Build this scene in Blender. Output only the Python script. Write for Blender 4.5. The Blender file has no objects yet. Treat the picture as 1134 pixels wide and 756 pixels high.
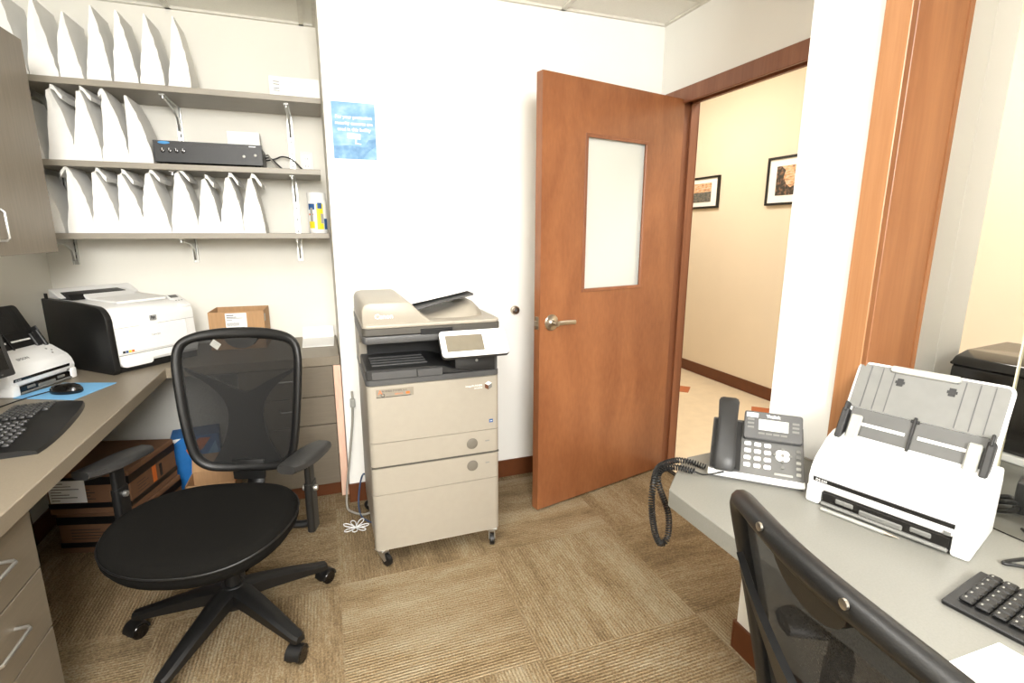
import bpy, bmesh, math, random
from math import sin, cos, pi, radians as R
from mathutils import Vector, Matrix
random.seed(4)
SC = bpy.context.scene
COL = SC.collection

# ------------------------------------------------------------------ materials
def lin(c):
    return tuple(((v/255)/12.92 if v/255 <= .04045 else ((v/255+.055)/1.055)**2.4) for v in c)
MATS = {}
def new_mat(name):
    m = bpy.data.materials.new(name); m.use_nodes = True
    nt = m.node_tree; b = nt.nodes['Principled BSDF']
    MATS[name] = m
    return m, nt, b
def mat(name, rgb, rough=.5, metal=0, var=.06, scale=30, bump=0, bscale=200, spec=.5, coat=0, stretch=(1,1,1)):
    """procedural: base colour gently varied by a noise, optional noise bump"""
    m, nt, b = new_mat(name)
    N, L = nt.nodes, nt.links
    tc = N.new('ShaderNodeTexCoord'); mp = N.new('ShaderNodeMapping'); mp.inputs['Scale'].default_value = stretch
    L.new(tc.outputs['Object'], mp.inputs['Vector'])
    nz = N.new('ShaderNodeTexNoise'); nz.inputs['Scale'].default_value = scale; nz.inputs['Detail'].default_value = 3
    L.new(mp.outputs['Vector'], nz.inputs['Vector'])
    cr = N.new('ShaderNodeValToRGB'); c = lin(rgb)
    cr.color_ramp.elements[0].position = .3; cr.color_ramp.elements[1].position = .7
    cr.color_ramp.elements[0].color = (*[v*(1-var) for v in c], 1)
    cr.color_ramp.elements[1].color = (*[min(1, v*(1+var)) for v in c], 1)
    L.new(nz.outputs['Fac'], cr.inputs['Fac']); L.new(cr.outputs['Color'], b.inputs['Base Color'])
    b.inputs['Roughness'].default_value = rough; b.inputs['Metallic'].default_value = metal
    b.inputs['Specular IOR Level'].default_value = spec; b.inputs['Coat Weight'].default_value = coat
    if bump:
        n2 = N.new('ShaderNodeTexNoise'); n2.inputs['Scale'].default_value = bscale
        L.new(mp.outputs['Vector'], n2.inputs['Vector'])
        bp = N.new('ShaderNodeBump'); bp.inputs['Strength'].default_value = bump; bp.inputs['Distance'].default_value = .002
        L.new(n2.outputs['Fac'], bp.inputs['Height']); L.new(bp.outputs['Normal'], b.inputs['Normal'])
    return m
def wood(name, dark, light, rough=.38, axis=(14, 14, 1.0), fine=9):
    m, nt, b = new_mat(name); N, L = nt.nodes, nt.links
    tc = N.new('ShaderNodeTexCoord'); mp = N.new('ShaderNodeMapping'); mp.inputs['Scale'].default_value = axis
    L.new(tc.outputs['Object'], mp.inputs['Vector'])
    n1 = N.new('ShaderNodeTexNoise'); n1.inputs['Scale'].default_value = 1.2; n1.inputs['Detail'].default_value = 6; n1.inputs['Distortion'].default_value = .6
    n2 = N.new('ShaderNodeTexNoise'); n2.inputs['Scale'].default_value = fine; n2.inputs['Detail'].default_value = 2
    L.new(mp.outputs['Vector'], n1.inputs['Vector']); L.new(mp.outputs['Vector'], n2.inputs['Vector'])
    mx = N.new('ShaderNodeMath'); mx.operation = 'MULTIPLY_ADD'; mx.inputs[1].default_value = .35
    L.new(n2.outputs['Fac'], mx.inputs[0]); L.new(n1.outputs['Fac'], mx.inputs[2])
    cr = N.new('ShaderNodeValToRGB')
    cr.color_ramp.elements[0].position = .45; cr.color_ramp.elements[1].position = .92
    cr.color_ramp.elements[0].color = (*lin(dark), 1); cr.color_ramp.elements[1].color = (*lin(light), 1)
    L.new(mx.outputs[0], cr.inputs['Fac']); L.new(cr.outputs['Color'], b.inputs['Base Color'])
    b.inputs['Roughness'].default_value = rough
    return m

M_wall   = mat('white_wall_paint', (243, 242, 236), .75, var=.012, scale=3, bump=.08, bscale=350)
M_cream  = mat('cream_wall_paint', (237, 234, 224), .75, var=.012, scale=3, bump=.08, bscale=350)
M_beige  = mat('beige_hall_paint', (226, 212, 189), .75, var=.015, scale=3, bump=.08, bscale=350)
M_ceil   = mat('ceiling_tile', (242, 240, 231), .9, var=.02, scale=120, bump=.25, bscale=500)
M_grid   = mat('ceiling_grid_paint', (222, 219, 208), .6)
M_base   = mat('brown_vinyl_base', (96, 52, 24), .45, var=.08)
M_hallfl = mat('cream_vinyl_tile', (218, 201, 173), .35, var=.05, scale=12)
M_accent = mat('orange_vinyl_tile', (180, 100, 56), .4)
M_door   = wood('cherry_door_veneer', (124, 75, 46), (154, 100, 64), .3, (5, 5, 1.6), 14)
M_frame  = wood('cherry_frame_wood', (122, 74, 48), (148, 96, 66), .4, (12, 12, .9))
M_case   = wood('fir_casing_wood', (148, 100, 62), (176, 128, 88), .4, (16, 16, .7))
M_lamL   = mat('taupe_laminate', (132, 122, 106), .42, var=.05, scale=180)
M_lamC   = mat('taupe_cabinet_laminate', (126, 116, 101), .4, var=.09, scale=9, stretch=(9, 9, .7))
M_lamCh  = mat('taupe_cabinet_front', (118, 109, 95), .4, var=.06, scale=9, stretch=(.8, .8, 12))
M_gap    = mat('dark_gap', (30, 27, 24), .8)
M_lamR   = mat('grey_speckled_laminate', (126, 125, 118), .42, var=.05, scale=260)
M_shelf  = mat('grey_shelf_laminate', (150, 143, 130), .45, var=.05, scale=10, stretch=(1, 8, 8))
M_steel  = mat('brushed_steel', (190, 186, 176), .32, 1, var=.05, stretch=(1, 1, 8))
M_chrome = mat('bright_zinc', (196, 196, 192), .34, .9)
M_nickel = mat('satin_nickel', (188, 180, 166), .3, 1)
M_paper  = mat('white_paper', (245, 244, 240), .85, var=.012, scale=20, bump=.25, bscale=60)
M_sheet  = mat('white_sheet', (248, 248, 246), .8, var=.005)
M_black  = mat('black_plastic', (17, 17, 17), .45, bump=.12, bscale=500)
M_blackg = mat('glossy_black_plastic', (14, 12, 11), .16, spec=.6)
M_char   = mat('charcoal_plastic', (37, 37, 37), .45, bump=.1, bscale=500)
M_dgrey  = mat('dark_grey_plastic', (78, 78, 78), .45, bump=.1, bscale=500)
M_mgrey  = mat('mid_grey_plastic', (112, 112, 108), .45)
M_lgrey  = mat('light_grey_plastic', (158, 158, 152), .4)
M_white  = mat('white_plastic', (240, 240, 238), .38, var=.01)
M_seat   = mat('black_seat_fabric', (17, 16, 14), .95, spec=.12, var=.3, scale=400, bump=.7, bscale=700)
M_putty  = mat('putty_plastic', (162, 155, 142), .42, var=.02, bump=.06, bscale=600)
M_puttyd = mat('dark_putty_grey', (76, 73, 67), .45)
M_btn    = mat('button_grey', (112, 107, 97), .45)
M_lcd    = mat('lcd_grey', (122, 115, 100), .3)
M_lcdp   = mat('phone_lcd', (190, 194, 186), .3)
M_card   = mat('corrugated_board', (180, 142, 102), .85, var=.07, scale=14, stretch=(6, 1, 1), bump=.1)
M_cardd  = mat('brown_carton_board', (112, 80, 56), .85, var=.09, scale=14)
M_ink    = mat('black_ink', (28, 28, 28), .6)
M_inkg   = mat('grey_ink', (135, 135, 132), .6)
M_inkw   = mat('white_ink', (250, 250, 250), .6)
M_blue   = mat('blue_card', (118, 178, 222), .7, var=.03)
M_bluep  = mat('blue_print', (28, 108, 178), .5)
M_orange = mat('orange_print', (214, 110, 44), .5)
M_yellow = mat('yellow_print', (240, 216, 40), .5)
M_navy   = mat('navy_print', (36, 84, 140), .5)
M_logo   = mat('logo_blue', (40, 130, 190), .4)
M_pink   = wood('raw_filler_board', (226, 170, 150), (240, 214, 188), .7, (10, 10, 1.5))
M_cordg  = mat('grey_cord', (150, 146, 136), .5)
M_cordb  = mat('blue_cable', (56, 74, 104), .5)
M_sign   = None

def carpet():
    m, nt, b = new_mat('carpet_tiles'); N, L = nt.nodes, nt.links
    def math_(op, a, bb=None, c=None):
        n = N.new('ShaderNodeMath'); n.operation = op
        for i, v in enumerate((a, bb, c)):
            if v is None: continue
            if isinstance(v, (int, float)): n.inputs[i].default_value = v
            else: L.new(v, n.inputs[i])
        return n.outputs[0]
    tc = N.new('ShaderNodeTexCoord'); sp = N.new('ShaderNodeSeparateXYZ'); L.new(tc.outputs['Object'], sp.inputs[0])
    T = .61
    tx = math_('DIVIDE', math_('ADD', sp.outputs[0], .02), T); ty = math_('DIVIDE', math_('ADD', sp.outputs[1], -1.315), T)
    ix = math_('FLOOR', tx); iy = math_('FLOOR', ty)
    par = math_('ABSOLUTE', math_('MODULO', math_('ADD', ix, iy), 2.0))      # 0: ribs along x, 1: ribs along y
    def mixv(f, a, bb):
        return math_('ADD', math_('MULTIPLY', a, math_('SUBTRACT', 1.0, f)), math_('MULTIPLY', bb, f))
    along = mixv(par, sp.outputs[0], sp.outputs[1]); across = mixv(par, sp.outputs[1], sp.outputs[0])
    seed = math_('ADD', math_('MULTIPLY', ix, 7.31), math_('MULTIPLY', iy, 3.77))
    def noise(sa, sc, det=2):
        cv = N.new('ShaderNodeCombineXYZ'); L.new(math_('MULTIPLY', along, sa), cv.inputs[0]); L.new(math_('MULTIPLY', across, sc), cv.inputs[1]); L.new(seed, cv.inputs[2])
        n = N.new('ShaderNodeTexNoise'); n.inputs['Scale'].default_value = 1; n.inputs['Detail'].default_value = det
        L.new(cv.outputs[0], n.inputs['Vector']); return n.outputs['Fac']
    broad = noise(2.2, 9, 3)
    rib = noise(16, 95, 2)
    fleck = noise(160, 190, 1)
    rows = math_('SINE', math_('MULTIPLY', across, 2*pi/.0115))
    cr = N.new('ShaderNodeValToRGB'); e = cr.color_ramp
    e.elements[0].position = .25; e.elements[0].color = (*lin((104, 88, 66)), 1)
    e.elements[1].position = .75; e.elements[1].color = (*lin((170, 157, 132)), 1)
    x = e.elements.new(.45); x.color = (*lin((140, 119, 89)), 1)
    x = e.elements.new(.6); x.color = (*lin((156, 142, 116)), 1)
    wn = N.new('ShaderNodeTexWhiteNoise'); wn.noise_dimensions = '2D'
    cv = N.new('ShaderNodeCombineXYZ'); L.new(ix, cv.inputs[0]); L.new(iy, cv.inputs[1]); L.new(cv.outputs[0], wn.inputs['Vector'])
    f = math_('ADD', math_('MULTIPLY', broad, .62), math_('MULTIPLY', rib, .30))
    f = math_('ADD', f, math_('MULTIPLY', math_('SUBTRACT', fleck, .5), .60))
    f = math_('ADD', f, math_('MULTIPLY', rows, .022))
    f = math_('ADD', f, math_('MULTIPLY', math_('SUBTRACT', wn.outputs['Value'], .5), .10))
    L.new(f, cr.inputs['Fac']); L.new(cr.outputs['Color'], b.inputs['Base Color'])
    b.inputs['Roughness'].default_value = .95; b.inputs['Specular IOR Level'].default_value = .15
    bp = N.new('ShaderNodeBump'); bp.inputs['Strength'].default_value = .6; bp.inputs['Distance'].default_value = .003
    L.new(math_('ADD', rows, math_('MULTIPLY', fleck, 3.0)), bp.inputs['Height']); L.new(bp.outputs['Normal'], b.inputs['Normal'])
    return m
M_carpet = carpet()

def mesh_fabric():
    m, nt, b = new_mat('chair_mesh_fabric'); N, L = nt.nodes, nt.links
    b.inputs['Base Color'].default_value = (*lin((12, 12, 11)), 1); b.inputs['Roughness'].default_value = .8
    tr = N.new('ShaderNodeBsdfTransparent'); mx = N.new('ShaderNodeMixShader')
    tc = N.new('ShaderNodeTexCoord'); ck = N.new('ShaderNodeTexNoise'); ck.inputs['Scale'].default_value = 500
    L.new(tc.outputs['Object'], ck.inputs['Vector'])
    mr = N.new('ShaderNodeMapRange'); mr.inputs[3].default_value = .80; mr.inputs[4].default_value = .96
    L.new(ck.outputs['Fac'], mr.inputs[0]); L.new(mr.outputs[0], mx.inputs[0])
    L.new(tr.outputs[0], mx.inputs[1]); L.new(b.outputs[0], mx.inputs[2]); L.new(mx.outputs[0], N['Material Output'].inputs['Surface'])
    return m
M_mesh = mesh_fabric()
def frosted():
    m, nt, b = new_mat('frosted_glass')
    b.inputs['Base Color'].default_value = (*lin((236, 240, 234)), 1); b.inputs['Roughness'].default_value = .35
    b.inputs['Transmission Weight'].default_value = .35; b.inputs['IOR'].default_value = 1.3
    return m
M_frost = frosted()
def clear():
    m, nt, b = new_mat('clear_glass'); N, L = nt.nodes, nt.links
    tr = N.new('ShaderNodeBsdfTransparent'); tr.inputs[0].default_value = (.96, .97, .96, 1)
    gl = N.new('ShaderNodeBsdfGlossy'); gl.inputs['Roughness'].default_value = .03
    fr = N.new('ShaderNodeFresnel'); fr.inputs[0].default_value = 1.25
    mx = N.new('ShaderNodeMixShader'); L.new(fr.outputs[0], mx.inputs[0]); L.new(tr.outputs[0], mx.inputs[1]); L.new(gl.outputs[0], mx.inputs[2])
    L.new(mx.outputs[0], N['Material Output'].inputs['Surface'])
    return m
M_glass = clear()
M_gedge = mat('glass_edge', (214, 210, 186), .3)
def emit(name, rgb, s):
    m, nt, b = new_mat(name)
    b.inputs['Base Color'].default_value = (*lin(rgb), 1)
    b.inputs['Emission Color'].default_value = (*lin(rgb), 1); b.inputs['Emission Strength'].default_value = s
    return m
M_diff = emit('troffer_diffuser', (255, 250, 240), 3)
def patchy(name, cols, scale, det=2, axis=(1, 1, 1)):
    """hard-edged noise patches of several colours (printed pictures)"""
    m, nt, b = new_mat(name); N, L = nt.nodes, nt.links
    tc = N.new('ShaderNodeTexCoord'); mp = N.new('ShaderNodeMapping'); mp.inputs['Scale'].default_value = axis
    nz = N.new('ShaderNodeTexNoise'); nz.inputs['Scale'].default_value = scale; nz.inputs['Detail'].default_value = det
    cr = N.new('ShaderNodeValToRGB'); e = cr.color_ramp; n = len(cols)
    e.interpolation = 'LINEAR'
    e.elements[0].position = .3; e.elements[0].color = (*lin(cols[0]), 1)
    e.elements[1].position = .7; e.elements[1].color = (*lin(cols[-1]), 1)
    for i, c in enumerate(cols[1:-1]):
        x = e.elements.new(.3+.4*(i+1)/(n-1)); x.color = (*lin(c), 1)
    L.new(tc.outputs['Object'], mp.inputs[0]); L.new(mp.outputs[0], nz.inputs['Vector']); L.new(nz.outputs['Fac'], cr.inputs[0]); L.new(cr.outputs[0], b.inputs['Base Color'])
    b.inputs['Roughness'].default_value = .5
    return m
M_skypr = patchy('sky_print', [(84, 138, 178), (112, 160, 194), (156, 190, 212)], 14, 4, (1, 1, 1.6))
M_waves = patchy('water_print', [(70, 120, 166), (92, 142, 182), (122, 164, 198)], 30, 4)
M_sunset = patchy('sunset_photo', [(110, 78, 70), (232, 178, 132), (206, 200, 190)], 22, 3, (1, .5, 3))
M_bark   = patchy('dark_tree_photo', [(28, 28, 26), (70, 62, 54), (150, 110, 84)], 40, 5)
M_lake   = patchy('grey_lake_photo', [(66, 68, 66), (104, 104, 98), (140, 128, 112)], 30, 4, (1, .6, 3))

# ------------------------------------------------------------------ geometry helpers
def BM(): return bmesh.new()
def xf(bm, verts, M):
    if M is not None: bmesh.ops.transform(bm, matrix=M, verts=verts)
def box(bm, c, s, bev=0, seg=2, M=None, mi=0):
    r = bmesh.ops.create_cube(bm, size=1); v = r['verts']
    bmesh.ops.scale(bm, vec=s, verts=v); bmesh.ops.translate(bm, vec=c, verts=v)
    fs = list({f for q in v for f in q.link_faces})
    for f in fs: f.material_index = mi
    if bev:
        es = list({e for q in v for e in q.link_edges})
        rr = bmesh.ops.bevel(bm, geom=es, offset=bev, segments=seg, profile=.5, affect='EDGES')
        v = list({q for f in rr['faces'] for q in f.verts} | {q for q in v if q.is_valid})
        for f in rr['faces']: f.material_index = mi
    xf(bm, v, M); return v
def bx(bm, x0, x1, y0, y1, z0, z1, bev=0, seg=2, M=None, mi=0):
    return box(bm, ((x0+x1)/2, (y0+y1)/2, (z0+z1)/2), (abs(x1-x0), abs(y1-y0), abs(z1-z0)), bev, seg, M, mi)
def prism(bm, pts, a0, a1, axis='x', bev=0, seg=2, M=None, mi=0):
    """polygon pts extruded between a0 and a1; axis x: pts=(y,z); y: (x,z); z: (x,y)"""
    f3 = {'x': lambda p, a: (a, p[0], p[1]), 'y': lambda p, a: (p[0], a, p[1]), 'z': lambda p, a: (p[0], p[1], a)}[axis]
    A = [bm.verts.new(f3(p, a0)) for p in pts]; B = [bm.verts.new(f3(p, a1)) for p in pts]
    fs = [bm.faces.new(A), bm.faces.new(B[::-1])]
    n = len(pts)
    for i in range(n): fs.append(bm.faces.new((A[i], B[i], B[(i+1) % n], A[(i+1) % n])))
    for f in fs: f.material_index = mi
    bmesh.ops.recalc_face_normals(bm, faces=fs)
    v = A+B
    if bev:
        es = list({e for f in fs for e in f.edges})
        rr = bmesh.ops.bevel(bm, geom=es, offset=bev, segments=seg, profile=.5, affect='EDGES')
        v = list({q for f in rr['faces'] for q in f.verts} | {q for q in v if q.is_valid})
        for f in rr['faces']: f.material_index = mi
    xf(bm, v, M); return v
def rrect(w, d, r, n=5, cx=0, cy=0):
    out = []
    for (sx, sy, a) in ((1, 1, 0), (-1, 1, 90), (-1, -1, 180), (1, -1, 270)):
        for i in range(n+1):
            t = R(a+90*i/n); out.append((cx+sx*(w/2-r)+r*cos(t), cy+sy*(d/2-r)+r*sin(t)))
    return out
def loft(bm, rings, closed=True, cap=True, mi=0, M=None):
    V = [[bm.verts.new(p) for p in r] for r in rings]; fs = []
    n = len(V[0])
    for a, b in zip(V, V[1:]):
        for i in range(n if closed else n-1):
            fs.append(bm.faces.new((a[i], a[(i+1) % n], b[(i+1) % n], b[i])))
    if cap and closed: fs += [bm.faces.new(V[0][::-1]), bm.faces.new(V[-1])]
    for f in fs: f.material_index = mi
    bmesh.ops.recalc_face_normals(bm, faces=fs)
    v = [q for r in V for q in r]; xf(bm, v, M); return v
def smooth_path(pts, k=6, closed=False):
    P = [Vector(p) for p in pts]; n = len(P); out = []
    rng = range(n) if closed else range(n-1)
    for i in rng:
        p0 = P[(i-1) % n] if (closed or i) else P[0]; p1 = P[i]; p2 = P[(i+1) % n]; p3 = P[(i+2) % n] if (closed or i+2 < n) else P[-1]
        for j in range(k):
            t = j/k; out.append(.5*((2*p1)+(p2-p0)*t+(2*p0-5*p1+4*p2-p3)*t*t+(3*p1-p0-3*p2+p3)*t**3))
    if not closed: out.append(P[-1])
    return out
def tube(bm, pts, r, n=8, closed=False, mi=0, M=None, flat=(1, 1)):
    P = [Vector(p) for p in pts]; m = len(P); rings = []
    T = []
    for i in range(m):
        a = P[(i-1) % m] if (closed or i) else P[0]; b = P[(i+1) % m] if (closed or i < m-1) else P[-1]
        T.append((b-a).normalized())
    up = Vector((0, 0, 1)) if abs(T[0].z) < .9 else Vector((1, 0, 0))
    nrm = (up-T[0]*up.dot(T[0])).normalized()
    for i in range(m):
        nrm = (nrm-T[i]*nrm.dot(T[i])).normalized(); bn = T[i].cross(nrm)
        rr = r[i] if isinstance(r, (list, tuple)) else r
        rings.append([P[i]+(nrm*cos(2*pi*j/n)*flat[0]+bn*sin(2*pi*j/n)*flat[1])*rr for j in range(n)])
    if closed: rings.append(rings[0])
    V = []
    for i, rg in enumerate(rings):
        V.append(V[0] if (closed and i == m) else [bm.verts.new(p) for p in rg])
    fs = []
    for a, b in zip(V, V[1:]):
        for i in range(n): fs.append(bm.faces.new((a[i], a[(i+1) % n], b[(i+1) % n], b[i])))
    if not closed: fs += [bm.faces.new(V[0][::-1]), bm.faces.new(V[-1])]
    for f in fs: f.material_index = mi
    bmesh.ops.recalc_face_normals(bm, faces=fs)
    v = list({q for r_ in V for q in r_}); xf(bm, v, M); return v
def lathe(bm, prof, n=20, M=None, mi=0):
    rings = [[(r*cos(2*pi*i/n), r*sin(2*pi*i/n), z) for i in range(n)] for r, z in prof]
    return loft(bm, rings, mi=mi, M=M)
def T_(x, y, z): return Matrix.Translation((x, y, z))
def RX(a): return Matrix.Rotation(R(a), 4, 'X')
def RY(a): return Matrix.Rotation(R(a), 4, 'Y')
def RZ(a): return Matrix.Rotation(R(a), 4, 'Z')

def obj(name, bm, m, parent=None, smooth=35, label=None, kind=None):
    me = bpy.data.meshes.new(name); bm.to_mesh(me); bm.free()
    for q in (m if isinstance(m, (list, tuple)) else [m]): me.materials.append(q)
    if smooth:
        me.polygons.foreach_set('use_smooth', [True]*len(me.polygons)); me.set_sharp_from_angle(angle=R(smooth))
    o = bpy.data.objects.new(name, me); COL.objects.link(o)
    if parent: o.parent = parent
    if label: o['label'] = label
    if kind: o['kind'] = kind
    return o
def thing(name, label, cat, loc=(0, 0, 0), rz=0, group=None):
    o = bpy.data.objects.new(name, None); COL.objects.link(o); o.location = loc; o.rotation_euler = (0, 0, R(rz))
    o.empty_display_size = .05
    o['label'] = label; o['category'] = cat
    if group: o['group'] = group
    return o
def tag(o, label, cat, group=None, loc=None, rz=None):
    o['label'] = label; o['category'] = cat
    if group: o['group'] = group
    if loc: o.location = loc
    if rz is not None: o.rotation_euler = (0, 0, R(rz))
    return o
def struct(name, bm, m, smooth=0, parent=None):
    o = obj(name, bm, m, parent, smooth)
    if not parent: o['kind'] = 'structure'
    return o
def dup(o, parent=None):
    c = o.copy(); COL.objects.link(c)
    if parent: c.parent = parent
    for ch in list(o.children): dup(ch, c)
    return c
def text(name, body, size, m, parent, M, align='LEFT', ext=.0004, bold=0):
    cu = bpy.data.curves.new(name, 'FONT'); cu.body = body; cu.size = size; cu.extrude = ext; cu.align_x = align; cu.offset = bold
    cu.resolution_u = 2
    t = bpy.data.objects.new(name, cu); COL.objects.link(t)
    bpy.context.view_layer.update()
    me = bpy.data.meshes.new_from_object(t.evaluated_get(bpy.context.evaluated_depsgraph_get()))
    bpy.data.objects.remove(t); me.transform(M); me.materials.clear(); me.materials.append(m); me.name = name
    o = bpy.data.objects.new(name, me); COL.objects.link(o)
    if parent: o.parent = parent
    return o
FR = RX(90)                                   # text upright, facing -y
def pull(bm, c, w, out=.03, r=.004, axis='x', d=(0, -1, 0)):
    """wire D pull: bar of width w along axis, standing off by out along d"""
    a = Vector((1, 0, 0)) if axis == 'x' else (Vector((0, 1, 0)) if axis == 'y' else Vector((0, 0, 1)))
    c = Vector(c); D = Vector(d)*out; q = .25
    P = [c-a*w/2, c-a*w/2+D*(1-q), c-a*(w/2-out*q)+D, c+a*(w/2-out*q)+D, c+a*w/2+D*(1-q), c+a*w/2]
    tube(bm, P, r, 8)

# ------------------------------------------------------------------ room dimensions (metres)
XL, XA, XR, XW, XH = -1.285, .055, 1.812, 1.24, 3.42
YB, YA, YF = 2.583, 3.24, -1.9
CZ = 2.44
# floor
bm = BM(); bx(bm, XL-.1, 1.83, YF-.1, YA+.1, -.06, 0); struct('floor', bm, M_carpet)
bm = BM(); bx(bm, 1.83, XH+.1, -2.2, 6.2, -.06, -.002); struct('floor_hall', bm, M_hallfl)
for i, (x, y) in enumerate(((2.93, 3.66), (3.17, 2.93), (2.0, 4.4), (2.55, 1.6))):
    bm = BM(); bx(bm, -.09, .09, -.09, .09, -.002, .0005)
    o = struct('floor_accent', bm, M_accent); o.location = (x, y, 0); o.rotation_euler = (0, 0, R(45))
bm = BM(); bx(bm, 1.815, 1.845, 1.46, 2.44, 0, .006, .002); struct('trim_threshold', bm, M_gap)
# walls
bm = BM(); bx(bm, XA, XR+.12, YB, YB+.10, 0, CZ+.05); struct('wall_back', bm, M_wall)
bm = BM(); bx(bm, XA, XA+.10, YB+.10, YA+.1, 0, CZ+.05); struct('wall_alcove_side', bm, M_cream)
bm = BM(); bx(bm, XL-.1, XA, YA, YA+.1, 0, CZ+.05); struct('wall_alcove_back', bm, M_cream)
bm = BM(); bx(bm, XL-.1, XL, YF, YA, 0, CZ+.05); struct('wall_left', bm, M_cream)
bm = BM(); bx(bm, XL-.1, XW+.14, YF-.1, YF, 0, CZ+.05); struct('wall_front', bm, M_wall)
DY0, DY1, DH = 1.475, 2.415, 2.05           # door opening
bm = BM(); bx(bm, XR, XR+.11, DY1+.02, YB, 0, CZ+.05); bx(bm, XR, XR+.11, DY0-.02, DY1+.02, DH+.02, CZ+.05); bx(bm, XR, XR+.11, 1.036, DY0-.02, 0, CZ+.05)
struct('wall_right', bm, M_wall)
bm = BM(); bx(bm, XW, XW+.14, .857, 1.127, .752, CZ+.05); struct('wall_pier', bm, M_wall)
bm = BM(); bx(bm, XW, XW+.14, YF, .857, 2.19, CZ+.05); struct('wall_over_window', bm, M_wall)
bm = BM(); bx(bm, XW-.02, XW+.14, YF, 1.145, 0, .704); struct('wall_knee', bm, M_wall)
bm = BM(); bx(bm, XW, XW+.14, YF, -1.42, .704, 2.19); struct('wall_reception', bm, M_wall)
bm = BM(); bx(bm, XW+.14, XR, 1.037, 1.127, 0, CZ+.05); struct('wall_return', bm, M_wall)
bm = BM(); bx(bm, XH, XH+.1, -2.2, 6.2, 0, 2.76); struct('wall_hall', bm, M_beige)
bm = BM(); bx(bm, XR+.12, XH, 6.1, 6.2, 0, 2.76); struct('wall_hall_end', bm, M_beige)
bm = BM(); bx(bm, XW+.14, XH, -2.2, -2.1, 0, 2.76); struct('wall_hall_near', bm, M_beige)
bm = BM(); bx(bm, XR+.12, XR+.22, YB+.10, 6.1, 0, 2.76); struct('wall_hall_left', bm, M_beige)
# ceiling with T-bar grid
bm = BM(); bx(bm, XL-.1, XR+.12, -2.2, YA+.1, CZ+.012, CZ+.06); struct('ceiling', bm, M_ceil)
HZ = 2.76
bm = BM(); bx(bm, XW+.1, XH+.1, -2.2, 6.2, HZ, HZ+.05); struct('ceiling_hall', bm, M_ceil)
bm = BM(); bx(bm, XR, XR+.11, -2.2, 6.2, CZ+.062, HZ); struct('wall_hall_upper', bm, M_beige)
bm = BM()
for k in range(-4, 4):
    x = 1.205-.61*k
    if XL < x < XR: bx(bm, x-.012, x+.012, YF, YA if x < XA else YB, CZ, CZ+.0125)
for k in range(-2, 8):
    y = 2.262-.61*k
    if YF < y < YA: bx(bm, XL, XA if y > YB else XR, y-.012, y+.012, CZ+.0004, CZ+.0125)
bx(bm, XL, XA, YA-.02, YA, CZ, CZ+.012); bx(bm, XA, XR, YB-.016, YB, CZ, CZ+.012); bx(bm, XR-.016, XR, 1.0, YB, CZ+.0002, CZ+.012); bx(bm, XA-.016, XA, YB, YA, CZ+.0002, CZ+.012)
struct('trim_1', bm, M_grid)
# baseboards
def base(name, x0, x1, y0, y1, h=.102):
    bm = BM(); bx(bm, x0, x1, y0, y1, 0, h, .002, 1); struct(name, bm, M_base)
base('baseboard_back', XA-.004, XR-.02, YB-.008, YB)
base('baseboard_alcove', -.47, XA-.006, 2.70, 2.708, .095)
base('baseboard_right', XR-.008, XR, 1.13, DY0-.08)
base('baseboard_hall', XH-.01, XH, -2.1, 6.1, .105)
base('baseboard_reception', XW-.03, XW-.02, YF, 1.145); base('baseboard_return', XW-.03, XW+.2, 1.145, 1.155)
base('baseboard_left', XL, XL+.008, 1.9, YA)
# door frame
bm = BM()
bx(bm, XR-.016, XR, DY0-.05, DY1+.115, DH-.035, DH+.042, .003, 1)                    # head casing
bx(bm, XR, XR+.115, DY0, DY1, DH-.012, DH+.02); bx(bm, XR+.055, XR+.075, DY0, DY1, DH-.028, DH-.01)   # head jamb + stop
bx(bm, XR+.11, XR+.12, DY0-.05, DY1+.06, DH-.012, DH+.042, .003, 1)
struct('trim_2', bm, M_frame)
for nm, ya, yb, ys in (('trim_3', DY1-.012, DY1+.02, DY1-.028), ('trim_4', DY0-.02, DY0+.012, DY0+.012)):
    bm = BM(); bx(bm, XR, XR+.115, ya, yb, 0, DH-.012); bx(bm, XR+.055, XR+.075, ys, ys+.016, 0, DH-.012)
    if nm == 'trim_3': bx(bm, XR-.016, XR, DY1-.008, DY1+.115, 0, DH-.035, .003, 1)
    else: bx(bm, XR-.016, XR, DY0-.05, DY0+.008, 0, DH-.035, .003, 1)
    bx(bm, XR+.11, XR+.12, *((ya, yb+.04) if nm == 'trim_3' else (ya-.04, yb)), 0, DH-.012, .002, 1)
    struct(nm, bm, M_frame)
# open door, hinged at the frame
dx, dy = .9120-1.797, 2.205-2.412; dlen = .905; dang = math.degrees(math.atan2(dy, dx))
bm = BM(); z0, z1, t = .012, 2.035, .044
# local x from hinge to free edge, local y thickness (y=0 is the face towards the camera)
gx0, gx1, gz0, gz1 = .255, .655, 1.09, 1.805
outer = [(0, z0), (dlen, z0), (dlen, z1), (0, z1)]; inner = [(gx0, gz0), (gx1, gz0), (gx1, gz1), (gx0, gz1)]
for yy in (0, t):
    O = [bm.verts.new((x, yy, z)) for x, z in outer]; I = [bm.verts.new((x, yy, z)) for x, z in inner]
    for i in range(4): bm.faces.new((O[i], O[(i+1) % 4], I[(i+1) % 4], I[i]))
    if yy == 0: O0, I0 = O, I
for A, B in ((O0, O), (I0, I)):
    for i in range(4): bm.faces.new((A[i], A[(i+1) % 4], B[(i+1) % 4], B[i]))
bmesh.ops.recalc_face_normals(bm, faces=bm.faces[:])
door = struct('door_1', bm, M_door); door.location = (1.797, 2.412, 0); door.rotation_euler = (0, 0, R(dang))
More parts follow.
